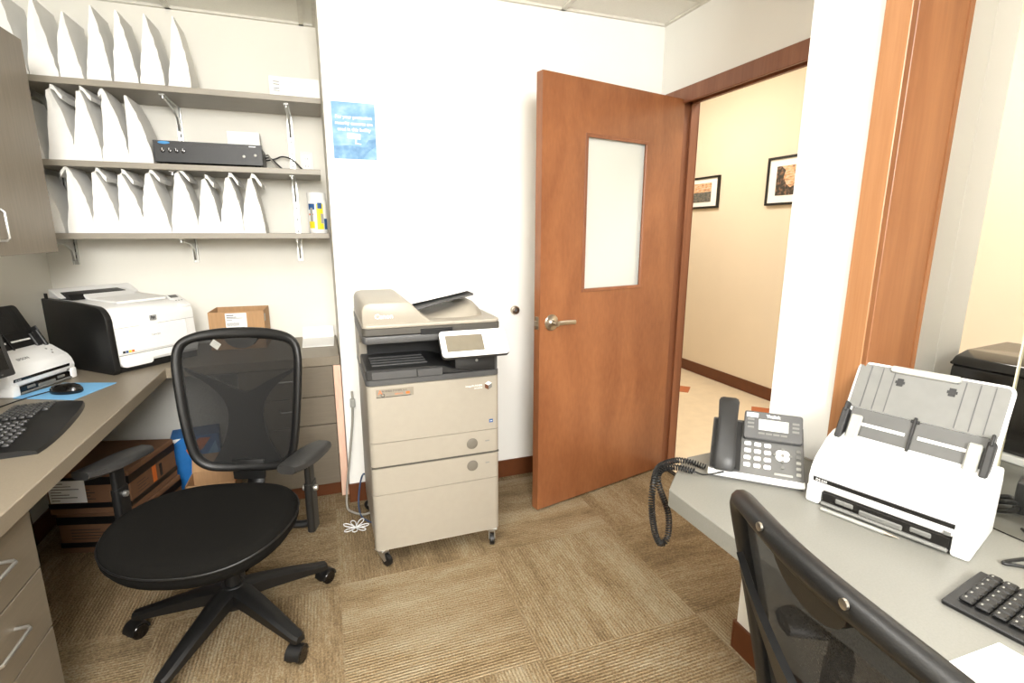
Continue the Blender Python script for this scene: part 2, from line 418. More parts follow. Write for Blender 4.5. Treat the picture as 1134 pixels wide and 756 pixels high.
# the camera looks at local +y side after the rotation of ~193 deg
bm = BM(); bx(bm, gx0, gx1, t/2-.003, t/2+.003, gz0, gz1); obj('glass_pane', bm, M_frost, door, 0, 'frosted white glass pane')
bm = BM()
for ya, yb in ((t-.006, t+.004), (-.004, .006)):
    for (a, b_, c, d_) in ((gx0-.004, gx1+.004, gz0-.004, gz0+.012), (gx0-.004, gx1+.004, gz1-.012, gz1+.004), (gx0-.004, gx0+.012, gz0+.012, gz1-.012), (gx1-.012, gx1+.004, gz0+.012, gz1-.012)):
        bx(bm, a, b_, ya, yb, c, d_, .0015, 1)
obj('glazing_stop', bm, M_frame, door, 0)
for side, nm in ((1, 'lever_handle'), (-1, 'lever_handle')):
    yb_ = t if side > 0 else 0; s = side
    bm = BM(); M = T_(dlen-.066, yb_, .955) @ RX(-90*s)
    lathe(bm, [(.038, 0), (.039, .004), (.035, .009), (.017, .012), (.0115, .018), (.0105, .045), (.0125, .052), (0.0001, .054)], 28, M)
    P = [(dlen-.064, yb_+s*.044, .955), (dlen-.09, yb_+s*.047, .957), (dlen-.13, yb_+s*.045, .956), (dlen-.178, yb_+s*.043, .953)]
    tube(bm, smooth_path(P, 5), .0105, 12, flat=(1, .62))
    obj(nm, bm, M_nickel, door, 40, 'satin metal lever handle')
bm = BM(); bx(bm, dlen-.0005, dlen+.002, t/2-.0125, t/2+.0125, .925, .985, .001, 1); bx(bm, dlen+.002, dlen+.012, t/2-.007, t/2+.007, .943, .967, .002, 1)
obj('latch_plate', bm, M_nickel, door, 0, 'metal latch plate on the door edge')
bm = BM()
for z in (.28, 1.05, 1.85):
    lathe(bm, [(.006, 0), (.007, .002), (.007, .088), (.006, .09)], 12, T_(-.006, -.006, z))
obj('hinge', bm, M_nickel, door, 40)
# reception window: casing, jamb, pane
bm = BM(); bx(bm, XW-.018, XW, .857, .922, .752, 2.26, .003, 1); bx(bm, XW-.018, XW, -1.47, .857, 2.19, 2.26, .003, 1); bx(bm, XW-.018, XW, -1.47, -1.4, .752, 2.19, .003, 1)
struct('window_1', bm, M_case)
bm = BM(); bx(bm, XW-.018, XW+.14, .845, .8569, .752, 2.19, .001, 1); bx(bm, XW-.018, XW+.14, -1.4, .845, 2.178, 2.1899); bx(bm, XW-.018, XW+.14, -1.4, -1.388, .752, 2.178)
bx(bm, XW+.14, XW+.155, .842, .86, .752, 2.24)
o = struct('trim_5', bm, wood('fir_jamb_wood', (116, 73, 44), (144, 97, 62), .4, (12, 12, .7)))
bm = BM(); bx(bm, 1.307, 1.313, -1.38, .598, .752, 2.16, mi=0); bx(bm, 1.3065, 1.3135, .597, .6, .752, 2.16, mi=1)
o = struct('window_2', bm, [M_glass, M_gedge])

# ------------------------------------------------------------------ fitted worktops and cabinets
bm = BM(); D = .6
prism(bm, [(XL, -1.2), (-.70, -1.2), (-.70, 2.665), (XA-.004, 2.665), (XA-.004, YA), (XL, YA)], .714, .76, 'z', .0025, 1)
o = obj('corner_worktop', bm, M_lamL, None, 0); tag(o, 'long taupe laminate worktop along the left wall and into the shelf alcove', 'worktop')
o.location = (0, 0, 0)
def drawer_cab(name, label, loc, rz, w, d, zs, hw=.11, toe=True):
    """front at local y=0, x centred; zs drawer edges bottom to top"""
    t = thing(name, label, 'drawer cabinet', loc, rz)
    bm = BM(); bx(bm, -w/2, w/2, .02, d, zs[0], zs[-1]); obj('body', bm, M_lamC, t, 0)
    bm = BM(); bx(bm, -w/2+.01, w/2-.01, .06, d-.02, 0, zs[0]); obj('toe_kick', bm, M_base, t, 0, 'brown toe kick')
    for a, b_ in zip(zs, zs[1:]):
        bm = BM(); bx(bm, -w/2+.001, w/2-.001, 0, .019, a+.002, b_-.002, .0012, 1)
        q = obj('drawer', bm, M_lamCh, t, 0)
        bm = BM(); pull(bm, (0, 0, (a+b_)/2+.02), hw, .032, .0042); obj('wire_pull', bm, M_chrome, q, 40, 'steel wire pull')
    return t
drawer_cab('drawer_pedestal', 'taupe drawer pedestal under the left worktop at the photo edge', (-.72, 1.285, 0), 90, .42, .52, [.07, .372, .542, .7135], .13)
drawer_cab('drawer_cabinet', 'taupe drawer unit in the alcove right behind the mesh chair', (-.2, 2.672, 0), 0, .43, .5, [.075, .405, .555, .7135], .09)
bm = BM(); bx(bm, .017, XA-.003, 2.668, 2.69, .0, .7125, .001, 1)
o = obj('filler_strip', bm, M_pink, None, 0); tag(o, 'narrow pinkish raw filler board between drawer unit and white wall', 'filler board')
# wall cabinet on the left wall
t = thing('wall_cabinet', 'taupe wall cabinet with wire pull hung over the left worktop', 'cabinet', (-.97, 2.55, 1.29), 90)
bm = BM(); bx(bm, -1.84, 0, .021, .312, 0, .76); obj('body', bm, M_lamC, t, 0)
for k in range(4):
    bm = BM(); bx(bm, -.46*(k+1)+.0015, -.46*k-.0015, 0, .02, .0, .76, .0012, 1); q = obj('door', bm, M_lamC, t, 0)
    xx = -.46*k-.405 if k % 2 == 0 else -.46*k-.055
    bm = BM(); pull(bm, (xx, 0, .098), .098, .032, .0042, 'z'); obj('wire_pull', bm, M_chrome, q, 40, 'steel wire pull')
# shelves, with brackets; standards
def shelf(label, z, x1, xs):
    t = thing('wall_shelf', label, 'shelf', (0, 0, z), 0, 'taupe alcove shelves')
    bm = BM(); bx(bm, XL+.006, x1, 2.895, YA-.018, -.026, 0, .0015, 1); obj('board', bm, M_shelf, t, 0)
    for x in xs:
        bm = BM()
        prism(bm, [(YA-.016, -.028), (2.95, -.028), (2.95, -.036), (YA-.10, -.058), (YA-.045, -.085), (YA-.03, -.14), (YA-.016, -.14)], x-.005, x+.005, 'x', .001, 1)
        bx(bm, x-.011, x+.011, 2.94, YA-.02, -.0305, -.0265)
        lathe(bm, [(.006, 0), (.008, .001), (.008, .014), (.005, .016)], 12, T_(x, 2.955, -.046))
        obj('bracket', bm, M_chrome, t, 40, 'shiny metal bracket')
    return t
SX = (-1.165, -.635, -.112)
shelf('top taupe shelf, under the highest row of white bags', 2.012, .05, SX)
shelf('middle taupe shelf, the one carrying the black amplifier', 1.675, .026, SX)
shelf('lowest taupe shelf, above the white printer', 1.361, .046, SX)
for x, lab in zip(SX, ('slotted metal shelf upright nearest the left wall corner', 'slotted metal shelf upright behind the black amplifier', 'slotted metal shelf upright left of the wipes tub')):
    bm = BM(); zt = 2.02; zb = 1.205
    bx(bm, x-.013, x+.013, YA-.004, YA, zb, zt); bx(bm, x-.013, x-.009, YA-.014, YA-.004, zb, zt); bx(bm, x+.009, x+.013, YA-.014, YA-.004, zb, zt)
    k = zb+.03
    while k < zt: bx(bm, x-.003, x+.003, YA-.0046, YA-.0039, k, k+.016, mi=1); k += .032
    tag(obj('shelf_standard', bm, [M_chrome, M_gap], None, 0), lab, 'shelf upright')

# ------------------------------------------------------------------ paper bags
def bag_mesh(W, Dp, H, flap, seed, lean=0, ex=1.5):
    rnd = random.Random(seed); bm = BM(); rings = []
    n = 12; jit = lambda a: rnd.uniform(-a, a)
    bow = rnd.uniform(-.008, .008)
    for i in range(n+1):
        t = i/n; z = H*t
        w = W/2*(1-t**ex)+(.008 if flap else .0035); d = Dp/2*(1+.03*t)
        g = min(W*.42, .85*w)*min(1, t*1.3)*.33 if t > .12 else 0          # side gusset folds in as the bag flattens
        ox = lean*t*t+bow*sin(pi*t)
        a = .0022 if 0 < i < n else .0006
        q = lambda x, y: (x+ox+jit(a), y+jit(a), z+(jit(a) if i else 0))
        rings.append([q(-w, -d), q(-w*.1, -d+g), q(w, -d), q(w*1.01, -d*.35), q(w*1.01, d*.35), q(w, d), q(w*.1, d-g), q(-w, d), q(-w*1.01, d*.35), q(-w*1.01, -d*.35)])
    if flap:                                                              # pinched mouth folded over to one side
        s = 1 if flap > 0 else -1; f = abs(flap); L0 = rings[-1]; d = Dp/2
        for (fx, fz) in ((.18, .018), (.45, .012), (.8, -.018), (1, -.03)):
            rings.append([(lean+s*f*fx+jit(.002), p[1]*(1+.03*fx), H+fz*f/.05+(p[0]-lean)*1.25+jit(.003)) for p in L0])
    loft(bm, rings)
    return bm
def put_bags(row, z, y, label_fmt, group):
    for i, (x, W, Dp, H, flap, lean, rz, lab, dy_) in enumerate(row):
        o = obj('paper_bag', bag_mesh(W, Dp, H, flap, i*7+int(z*100), lean, 1.3 if z > 2 else (1.4 if z > 1.6 else 1.6)), M_paper, None, 22)
        tag(o, lab, 'paper bag', group, (x, y+dy_, z), rz*.4)
ordw = ['first', 'second', 'third', 'fourth', 'fifth', 'sixth', 'seventh', 'eighth', 'ninth']
yc = 2.905
top = [(-1.165, .11, .2, .315, 0, 0, 0, 'white paper bag on the top shelf, cut off by the wall cabinet', .12)]
for i, (x0, x1) in enumerate(((-1.104, -1.0), (-.997, -.907), (-.905, -.81), (-.806, -.71), (-.706, -.606), (-.603, -.507))):
    top.append(((x0+x1)/2, x1-x0-.012, .2, [.305, .26, .298, .292, .29, .294][i], 0, .004*(i % 3-1), [3, -2, 2, 0, -3, 2][i],
                'white paper bag on the top shelf, %s from the right end of its row' % ordw[5-i], .11))
put_bags(top, 2.0125, yc, '', 'white paper bags on the top shelf')
mid = [(-1.15, .09, .2, .26, 0, 0, 0, 'white paper bag on the middle shelf, half hidden by the wall cabinet', .12),
       (-1.038, .086, .19, .285, .045, -.012, 2, 'white paper bag on the middle shelf with its mouth folded to the right', .11),
       (-.941, .088, .19, .288, .042, .0, -2, 'white paper bag on the middle shelf bulging against the folded bag on its left', .11),
       (-.841, .086, .19, .29, -.02, -.012, 2, 'white paper bag on the middle shelf between bulging bag and the last bag', .11),
       (-.743, .088, .2, .285, 0, -.028, 0, 'white paper bag on the middle shelf standing next to the black amplifier', .11)]
put_bags(mid, 1.6755, yc, '', 'white paper bags on the middle shelf')
bot = [(-1.13, .1, .2, .26, 0, -.02, 0, 'white paper bag on the lowest shelf, mostly hidden by the wall cabinet', .12)]
for i, (x0, x1) in enumerate(((-1.062, -.968), (-.966, -.868), (-.866, -.766), (-.764, -.661), (-.659, -.552), (-.55, -.456), (-.454, -.353), (-.351, -.256))):
    bot.append(((x0+x1)/2, x1-x0-.012, .19, [.27, .265, .258, .268, .275, .25, .262, .26][i], [-.03, .046, .048, .046, .048, .042, .046, .05][i], [-.012, -.016, -.02, -.014, -.006, .0, .004, .0][i], [2, -1, 1, -2, 2, 0, -2, 1][i],
                'white paper bag on the lowest shelf, %s from the right end of its row' % ordw[7-i], .11))
put_bags(bot, 1.3615, yc, '', 'white paper bags on the lowest shelf')

# ------------------------------------------------------------------ things on the shelves
t = thing('amplifier', 'black rack amplifier with four dials on the middle shelf', 'amplifier', (-.463, 2.915, 1.6755))
bm = BM(); bx(bm, -.222, .222, .008, .27, .012, .1, .003, 1); obj('case', bm, M_black, t, 0)
bm = BM(); bx(bm, -.227, .227, 0, .01, .008, .104, .002, 1); obj('front_panel', bm, M_black, t, 0)
bm = BM(); bx(bm, -.226, .226, -.0015, 0, .088, .1035); obj('top_band', bm, M_black, t, 0)
for k in range(4):
    bm = BM(); M = T_(-.19+.0275*k, -.001, .06) @ RX(90); lathe(bm, [(.0085, 0), (.0095, .002), (.008, .012), (.0001, .013)], 16, M); bx(bm, -.19+.0275*k-.001, -.19+.0275*k+.001, -.0145, -.013, .06, .07, mi=1)
    obj('dial', bm, [M_blackg, M_inkw], t, 40)
for x in (.145, .195):
    bm = BM(); lathe(bm, [(.007, 0), (.007, .003), (.0045, .004), (.0001, .005)], 16, T_(x, -.001, .048 if x < .17 else .055) @ RX(90)); obj('socket', bm, M_chrome, t, 40, 'small chrome socket')
bm = BM(); lathe(bm, [(.0001, 0), (1, 0), (1, .06), (.0001, .06)], 24, T_(-.183, -.0015, .0945) @ RX(90) @ Matrix.Diagonal((.024, .0065, .02, 1))); obj('badge', bm, M_logo, t, 0, 'small blue oval badge')
bm = BM(); bx(bm, .17, .2, -.002, -.0012, .0925, .0965); obj('model_mark', bm, M_inkw, t, 0)
bm = BM()
for x in (-.2, .2):
    for y in (.03, .24): lathe(bm, [(.012, 0), (.014, .012)], 12, T_(x, y, 0))
obj('foot', bm, M_black, t, 40)
bm = BM(); bx(bm, -.073, .073, 0, .09, 0, .08, .0015, 1); bx(bm, -.0005, .0005, -.0006, 0, .004, .03, mi=1)
tag(obj('small_carton', bm, [M_sheet, M_inkg], None, 0), 'small plain white carton on top of the black amplifier', 'box', None, (-.325, 3.03, 1.6755+.1002))
# wires behind the amplifier
for nm, lab, pts, r, m in (('black_cable', 'black cord from the amplifier looping to the wall outlet', [(-.25, 3.192, 1.74), (-.2, 3.2, 1.752), (-.16, 3.19, 1.765), (-.11, 3.18, 1.75), (-.06, 3.19, 1.70), (-.02, 3.19, 1.682)], .004, M_black),
                           ('black_cable', 'black cord drooping beside the amplifier end', [(-.248, 3.16, 1.75), (-.215, 3.12, 1.745), (-.18, 3.1, 1.71), (-.15, 3.09, 1.681)], .0045, M_black),
                           ('pale_cable', 'pale cord hanging down beside the amplifier end', [(-.233, 3.13, 1.76), (-.222, 3.08, 1.755), (-.2, 3.06, 1.72), (-.16, 3.05, 1.681), (-.12, 3.06, 1.6805)], .004, M_cordg)):
    bm = BM(); tube(bm, smooth_path(pts, 6), r, 8); tag(obj(nm, bm, m, None, 60), lab, 'cord')
t = thing('wall_outlet', 'square ivory wall outlet at the right end above the middle shelf', 'outlet', (-.04, YA, 1.745))
bm = BM(); bx(bm, -.036, .036, -.006, 0, -.058, .058, .002, 1); obj('cover_plate', bm, M_wall, t, 0)
bm = BM(); lathe(bm, [(.016, 0), (.017, .003), (.0001, .0035)], 16, T_(0, -.006, .02) @ RX(90)); lathe(bm, [(.016, 0), (.017, .003), (.0001, .0035)], 16, T_(0, -.006, -.02) @ RX(90))
for z in (.02, -.02):
    for x in (-.006, .006): bx(bm, x-.001, x+.001, -.0102, -.0094, z-.005, z+.006, mi=1)
obj('socket_face', bm, [M_white, M_gap], t, 40)
# folded white name card on the top shelf
t = thing('label_card', 'white card with printed lines standing at the right end of the top shelf', 'card', (-.065, 2.91, 2.0125))
bm = BM(); bx(bm, -.112, .112, 0, .003, 0, .085); bx(bm, -.112, .112, .003, .06, 0, .002); obj('card', bm, M_sheet, t, 0)
bm = BM()
for z in (.062, .05, .032, .022): bx(bm, -.095, -.068, -.0008, 0, z-.002, z+.002, mi=0)
for z in (.062, .055): bx(bm, -.062, .03, -.0008, 0, z-.0006, z+.0006, mi=1)
obj('print', bm, [M_inkg, M_lgrey], t, 0)
# wipes tub
t = thing('wipes_tub', 'tub of wipes with yellow and blue label on the lowest shelf', 'tub', (-.004, 3.0, 1.3615))
bm = BM(); lathe(bm, [(.044, 0), (.0455, .004), (.0455, .185), (.044, .188)], 32); obj('body', bm, M_white, t, 40)
bm = BM(); lathe(bm, [(.0475, .18), (.0475, .2), (.046, .207), (.03, .21), (.0001, .211)], 32); obj('lid', bm, M_white, t, 40)
def curved(bm, r, a0, a1, z0, z1, mi=0, n=8, th=.0006):
    ring = lambda z, rr: [(rr*sin(R(a0+(a1-a0)*i/n)), -rr*cos(R(a0+(a1-a0)*i/n)), z) for i in range(n+1)]
    A = [bm.verts.new(p) for p in ring(z0, r)]; B = [bm.verts.new(p) for p in ring(z1, r)]
    for i in range(n):
        f = bm.faces.new((A[i], A[i+1], B[i+1], B[i])); f.material_index = mi
bm = BM(); RR = .0460
curved(bm, RR, -70, 80, .02, .165, 0)
curved(bm, RR+.0003, -62, -20, .025, .06, 1); curved(bm, RR+.0003, -5, 38, .02, .15, 1); curved(bm, RR+.0003, 42, 78, .02, .075, 2)
curved(bm, RR+.0003, -62, -15, .12, .15, 2); curved(bm, RR+.0005, -48, -28, .06, .13, 3); curved(bm, RR+.0003, -60, -25, .092, .1, 4); curved(bm, RR+.0005, 2, 30, .125, .155, 2); curved(bm, RR+.0005, 20, 40, .05, .1, 3)
obj('label_band', bm, [M_sheet, M_yellow, M_navy, M_lgrey, M_orange], t, 60, 'printed yellow and blue label')
# poster on the white wall
t = thing('wall_sign', 'blue sky and sea notice with white lettering on the white wall', 'poster', (.180, YB-.0015, 1.815))
bm = BM(); bx(bm, -.094, .094, -.0012, .0005, -.121, .121); obj('sheet', bm, M_skypr, t, 0)
bm = BM(); prism(bm, [(-.094, -.121), (.03, -.121), (.06, -.085), (.094, -.06), (.094, -.03), (.06, -.035), (.04, -.07), (-.02, -.06), (-.094, -.068)], -.0016, -.0011, 'y'); obj('sea', bm, M_waves, t, 0)
for k, s in enumerate(('For your protection', 'security cameras are', 'used in this facility')):
    text('lettering', s, .0195, M_inkw, t, T_(0, -.0018, .052-.026*k) @ FR, 'CENTER', .0002, .0006)
bm = BM(); M = T_(-.002, -.0014, -.022) @ RY(4); bx(bm, -.03, .028, -.0006, .0006, -.012, .012, .0003, 1, M); bx(bm, .004, .012, -.0006, .0006, -.03, -.012, 0, 1, M); bx(bm, .004, .032, -.0006, .0006, -.034, -.028, 0, 1, M)
obj('camera_symbol', bm, mat('pale_blue_ink', (206, 226, 242), .6), t, 0)
# door bumper
t = thing('wall_mounted_bumper', 'round metal door bumper on the white wall beside the door edge', 'door stop', (.957, YB, .96))
bm = BM(); lathe(bm, [(.024, 0), (.0245, .012), (.022, .02), (.016, .0215)], 28, RX(90)); obj('cup', bm, M_nickel, t, 40)
bm = BM(); lathe(bm, [(.0165, .018), (.015, .02), (.008, .0185), (.0075, .024), (.0001, .0245)], 24, RX(90)); obj('pad', bm, M_dgrey, t, 40, 'grey centre pad')
# hall pictures
def picture(label, yc_, zc, w, h, m2, trees):
    t = thing('framed_picture', label, 'picture', (XH-.012, yc_, zc), -90)      # local -y faces -x
    bm = BM(); f = .018
    for a in ((-w/2, w/2, -h/2, -h/2+f), (-w/2, w/2, h/2-f, h/2), (-w/2, -w/2+f, -h/2+f, h/2-f), (w/2-f, w/2, -h/2+f, h/2-f)): bx(bm, a[0], a[1], -.014, .012, a[2], a[3], .002, 1)
    obj('frame', bm, M_black, t, 0)
    bm = BM(); bx(bm, -w/2+f, w/2-f, -.002, .01, -h/2+f, h/2-f); obj('mat_board', bm, M_wall, t, 0)
    a, b_ = w*.30, h*.30
    bm = BM(); bx(bm, -a, a, -.004, -.002, -b_, b_); obj('photo', bm, M_sunset, t, 0)
    bm = BM()
    if trees: prism(bm, [(-a, -b_), (a, -b_), (a, -.01), (.3*a, -.35*b_), (0, -.5*b_), (-.3*a, -.25*b_), (-.5*a, .25*b_), (-.4*a, .7*b_), (-.7*a, b_), (-a, b_)], -.005, -.0042, 'y')
    else: prism(bm, [(-a, -b_), (a, -b_), (a, .08*b_), (-a, .02*b_)], -.005, -.0042, 'y')
    obj('foreground', bm, m2, t, 0)
picture('small black framed lake picture on the hall wall nearest the door jamb', 4.15, 1.73, .50, .285, M_lake, False)
picture('larger black framed sunset picture on the hall wall by the white pier', 3.13, 1.762, .46, .365, M_bark, True)

# ------------------------------------------------------------------ copier
t = thing('copier', 'beige floor standing copier on casters against the white wall', 'copier', (.3975, 1.985, 0), 0)
W = .27
bm = BM()
prism(bm, rrect(2*W-.004, .53, .02, 4, 0, .275), .085, .782, 'z'); obj('body', bm, M_putty, t, 35)
def cop_panel(name, a, b_):
    bm = BM(); pts = [(x, y) for x, y in rrect(2*W, .16, .022, 5, 0, .08) if y < .07] 
    pts = sorted([p for p in pts if p[1] <= .03], key=lambda p: math.atan2(p[1]-.03, p[0]))
    prism(bm, [(-W, .045)]+pts+[(W, .045)], a+.0012, b_-.0012, 'z'); return obj(name, bm, M_putty, t, 35)
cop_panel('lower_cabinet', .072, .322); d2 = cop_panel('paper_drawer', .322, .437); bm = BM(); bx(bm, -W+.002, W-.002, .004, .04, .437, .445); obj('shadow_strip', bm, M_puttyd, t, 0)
d1 = cop_panel('paper_drawer', .445, .546); fd = cop_panel('front_door', .546, .782)
for d_, z in ((d2, .398), (d1, .498)):
    bm = BM(); lathe(bm, [(.0001, 0), (.023, 0), (.024, .0015), (.021, .003), (.0001, .002)], 28, T_(.148, -.0, z-.006) @ RX(90)); obj('release_button', bm, M_btn, d_, 40, 'round grey release button')
    bm = BM(); bx(bm, .206, .224, -.0008, .0005, z-.004, z+.001); obj('size_mark', bm, M_inkg, d_, 0)
bm = BM(); bx(bm, -.235, -.09, -.0012, .0004, .735, .768); q = obj('dealer_sticker', bm, mat('silver_sticker', (138, 131, 118), .4), fd, 0, 'small printed dealer sticker')
for i, (s, sz, x, z, m) in enumerate((('A', .026, -.228, .748, M_orange), ('Q', .022, -.219, .737, M_ink), ('BUSINESS SYSTEMS, LLC', .0092, -.212, .757, M_ink), ('Quality', .0105, -.198, .744, M_inkg), ('SERVICE', .0085, -.163, .743, M_orange))):
    text('sticker_lettering', s, sz, m, q, T_(x, -.0014, z) @ FR, 'LEFT', .0002)
bm = BM(); bx(bm, -.235, -.10, -.0016, -.001, .735, .7375); bx(bm, -.12, -.105, -.0016, -.001, .743, .752, mi=1); obj('sticker_print', bm, [M_ink, M_orange], q, 0)
text('model_lettering', 'imageRUNNER', .0115, M_inkw, fd, T_(.196, -.0006, .742) @ FR, 'RIGHT', .0002)
text('model_lettering', 'ADVANCE', .0075, M_inkw, fd, T_(.196, -.0006, .732) @ FR, 'RIGHT', .0002)
bm = BM(); c = (.222, .742); r = .018
hx = [(c[0]+r*sin(R(60*i)), c[1]+r*cos(R(60*i))) for i in range(6)]
for (ids, mi) in (((0, 1, None, 5), 0), ((1, 2, 3, None), 1), ((3, 4, 5, None), 2)):
    vs = [bm.verts.new((c[0], -.001, c[1])) if i is None else bm.verts.new((hx[i][0], -.001, hx[i][1])) for i in ids]
    f = bm.faces.new(vs); f.material_index = mi
obj('cube_emblem', bm, [M_white, M_mgrey, M_base], fd, 0, 'small cube emblem')
bm = BM(); bx(bm, .224, .241, -.0008, .0004, .577, .592, mi=0); bx(bm, .228, .238, -.0011, -.0007, .583, .585, mi=1); obj('mark', bm, [M_navy, M_inkw], fd, 0)
# output tray storey
bm = BM(); prism(bm, rrect(2*W+.004, .52, .02, 4, 0, .265), .782, .806, 'z', .002, 1); obj('tray_base', bm, M_dgrey, t, 35)
bm = BM(); prism(bm, [(-W+.002, .806), (-.0, .806), (.02, .812), (.06, .808), (.16, .806), (.16, .812), (.08, .826), (.03, .842), (-.02, .846), (-W+.002, .846)], .004, .30, 'y', .003, 1); obj('output_tray', bm, M_char, t, 35)
bm = BM()
for k in range(4): bx(bm, -.24, -.02, .06+.045*k, .075+.045*k, .846, .852, .002, 1)
obj('tray_ridge', bm, M_dgrey, t, 0)
bm = BM(); bx(bm, -.246, -.075, -.0005, .004, .808, .838, .001, 1); bx(bm, -.07, .03, -.0005, .004, .807, .836, .001, 1); obj('tray_front', bm, M_dgrey, t, 0)
bm = BM(); bx(bm, -W+.004, W-.004, .29, .53, .8, .95); obj('inner_housing', bm, M_black, t, 0)
for q in ((-W-.001, -W+.03), (W-.03, W+.001)):
    bm = BM(); prism(bm, [(.3, .8), (.53, .8), (.53, .95), (.24, .95), (.28, .9)], q[0], q[1], 'x'); obj('side_cheek', bm, M_putty, t, 0)
bm = BM(); bx(bm, .085, .255, .01, .3, .806, .865, .004, 2); bx(bm, .1, .2, .02, .3, .86, .95); obj('side_post', bm, M_char, t, 35)
bm = BM(); bx(bm, .255, .266, .012, .3, .806, .95, .002, 1); obj('post_trim', bm, M_dgrey, t, 35)
bm = BM(); lathe(bm, [(.006, 0), (.006, .002), (.0001, .0022)], 16, T_(.175, .01, .852) @ RX(90)); obj('power_ring', bm, M_lgrey, t, 40)
bm = BM(); prism(bm, rrect(2*W+.006, .535, .02, 4, 0, .2635), .95, .979, 'z', .004, 2); obj('scanner_unit', bm, M_dgrey, t, 35)
bm = BM(); prism(bm, rrect(2*W+.008, .54, .02, 4, 0, .265), .982, 1.009, 'z', .002, 1); obj('lid_band', bm, M_puttyd, t, 35)
bm = BM(); bx(bm, -.055, .075, -.0065, .004, .976, 1.0, .002, 1); obj('lid_grip', bm, M_black, t, 0)
# document feeder: flat lid, tall left hump, feed tray
bm = BM(); prism(bm, rrect(2*W+.006, .54, .025, 4, 0, .265), 1.009, 1.024, 'z', .005, 2); obj('lid_cover', bm, M_putty, t, 35)
hump = [(-W-.001, 1.02), (.03, 1.02), (-.01, 1.028), (-.045, 1.055), (-.085, 1.099), (-.10, 1.106), (-.24, 1.106), (-.262, 1.1), (-W-.001, 1.08)]
bm = BM(); prism(bm, hump, .006, .50, 'y', .006, 2); obj('feeder_hump', bm, M_putty, t, 40)
text('brand_lettering', 'Canon', .026, M_inkw, t, T_(-.225, .0052, 1.046) @ FR, 'LEFT', .0003, .0004)
bm = BM(); prism(bm, [(-.07, 1.06), (.06, 1.088), (.19, 1.112), (.2, 1.116), (.2, 1.106), (.06, 1.078), (-.06, 1.046)], .13, .47, 'y', .003, 1); obj('feed_tray', bm, M_dgrey, t, 35)
bm = BM()
rings = []
for i in range(9):                                     # sculpted cover sweeping up under the feed tray
    u = i/8; x = -.02+.25*u; zt = 1.026+.066*u**1.6 if u < .9 else 1.026+.066*(.9**1.6)*(1-(u-.9)*6)
    y0 = .11-.04*sin(pi*u)
    rings.append([(x, y0, 1.02), (x, y0+.01, 1.02+.5*(zt-1.02)), (x, y0+.06, zt), (x, .47, zt), (x, .49, 1.02)])
loft(bm, rings); obj('tray_cover', bm, M_putty, t, 60)
# control panel
t_ = T_(.140, -.085, .947) @ RX(50)
bm = BM(); prism(bm, rrect(.272, .118, .016, 5), -.016, -.001, 'z', .003, 1, t_); obj_p = obj('control_panel', bm, M_char, t, 35)
bm = BM(); prism(bm, rrect(.268, .114, .015, 5), -.001, .004, 'z', .0015, 1, t_); obj('panel_face', bm, M_white, obj_p, 35, 'white control panel face')
bm = BM(); bx(bm, -.113, .035, -.035, .035, .004, .005, 0, 1, t_); obj('touch_screen', bm, M_lcd, obj_p, 0, 'grey touch screen')
bm = BM()
for i in range(3):
    for j in range(4): prism(bm, rrect(.011, .008, .003, 3, .06+.019*i, .025-.019*j), .004, .0052, 'z', 0, 1, t_)
obj('panel_keys', bm, mat('panel_key_white', (226, 226, 222), .5), obj_p, 35)
bm = BM(); bx(bm, .09, .24, -.075, .03, .900, .925, .008, 2); obj('panel_arm', bm, M_char, t, 35)
def caster(parent, x, y, ang):
    bm = BM(); M = T_(x, y, 0) @ RZ(ang)
    prism(bm, [(-.022, .068), (.022, .068), (.022, .06), (.03, .028), (.02, .02), (.008, .03), (-.018, .05)], -.014, -.011, 'x', 0, 1, M); prism(bm, [(-.022, .068), (.022, .068), (.022, .06), (.03, .028), (.02, .02), (.008, .03), (-.018, .05)], .011, .014, 'x', 0, 1, M)
    bx(bm, -.024, .024, -.024, .024, .064, .073, .002, 1, M); bx(bm, -.014, .014, -.02, .022, .056, .066, .002, 1, M)
    q = obj('caster', bm, M_chrome, parent, 35)
    bm = BM(); lathe(bm, [(.012, -.010), (.022, -.0105), (.0255, -.008), (.0255, .008), (.022, .0105), (.012, .010)], 24, M @ T_(0, .024, .0255) @ RY(90)); obj('wheel', bm, M_black, q, 40, 'black rubber wheel')
for x, y, a in ((-.24, .025, 215), (.24, .025, 165), (-.235, .48, 60), (.235, .48, -30)): caster(t, x, y, a)
# sheets waiting in the feeder
bm = BM()
P = [(-.085, 1.072), (.0, 1.087), (.08, 1.102), (.16, 1.118), (.215, 1.13)]
loft(bm, [[(x, .16, z), (x, .42, z+.001), (x, .42, z+.0035), (x, .16, z+.0025)] for x, z in P])
for (x, y, w_) in ((-.03, .30, .02), (.0, .24, .008), (.01, .19, .07)):
    i = 0
    zz = lambda x: 1.0722+(x+.085)*.1875+.0032
    vs = [bm.verts.new(p) for p in ((x, y, zz(x)), (x+w_, y, zz(x+w_)), (x+w_, y+.006, zz(x+w_)), (x, y+.006, zz(x)))]; f = bm.faces.new(vs); f.material_index = 1
o = obj('paper_sheets', bm, [M_sheet, M_inkg], None, 40); tag(o, 'white printed sheets lying in the copier feed tray', 'paper', None, (.3975, 1.985, 0))
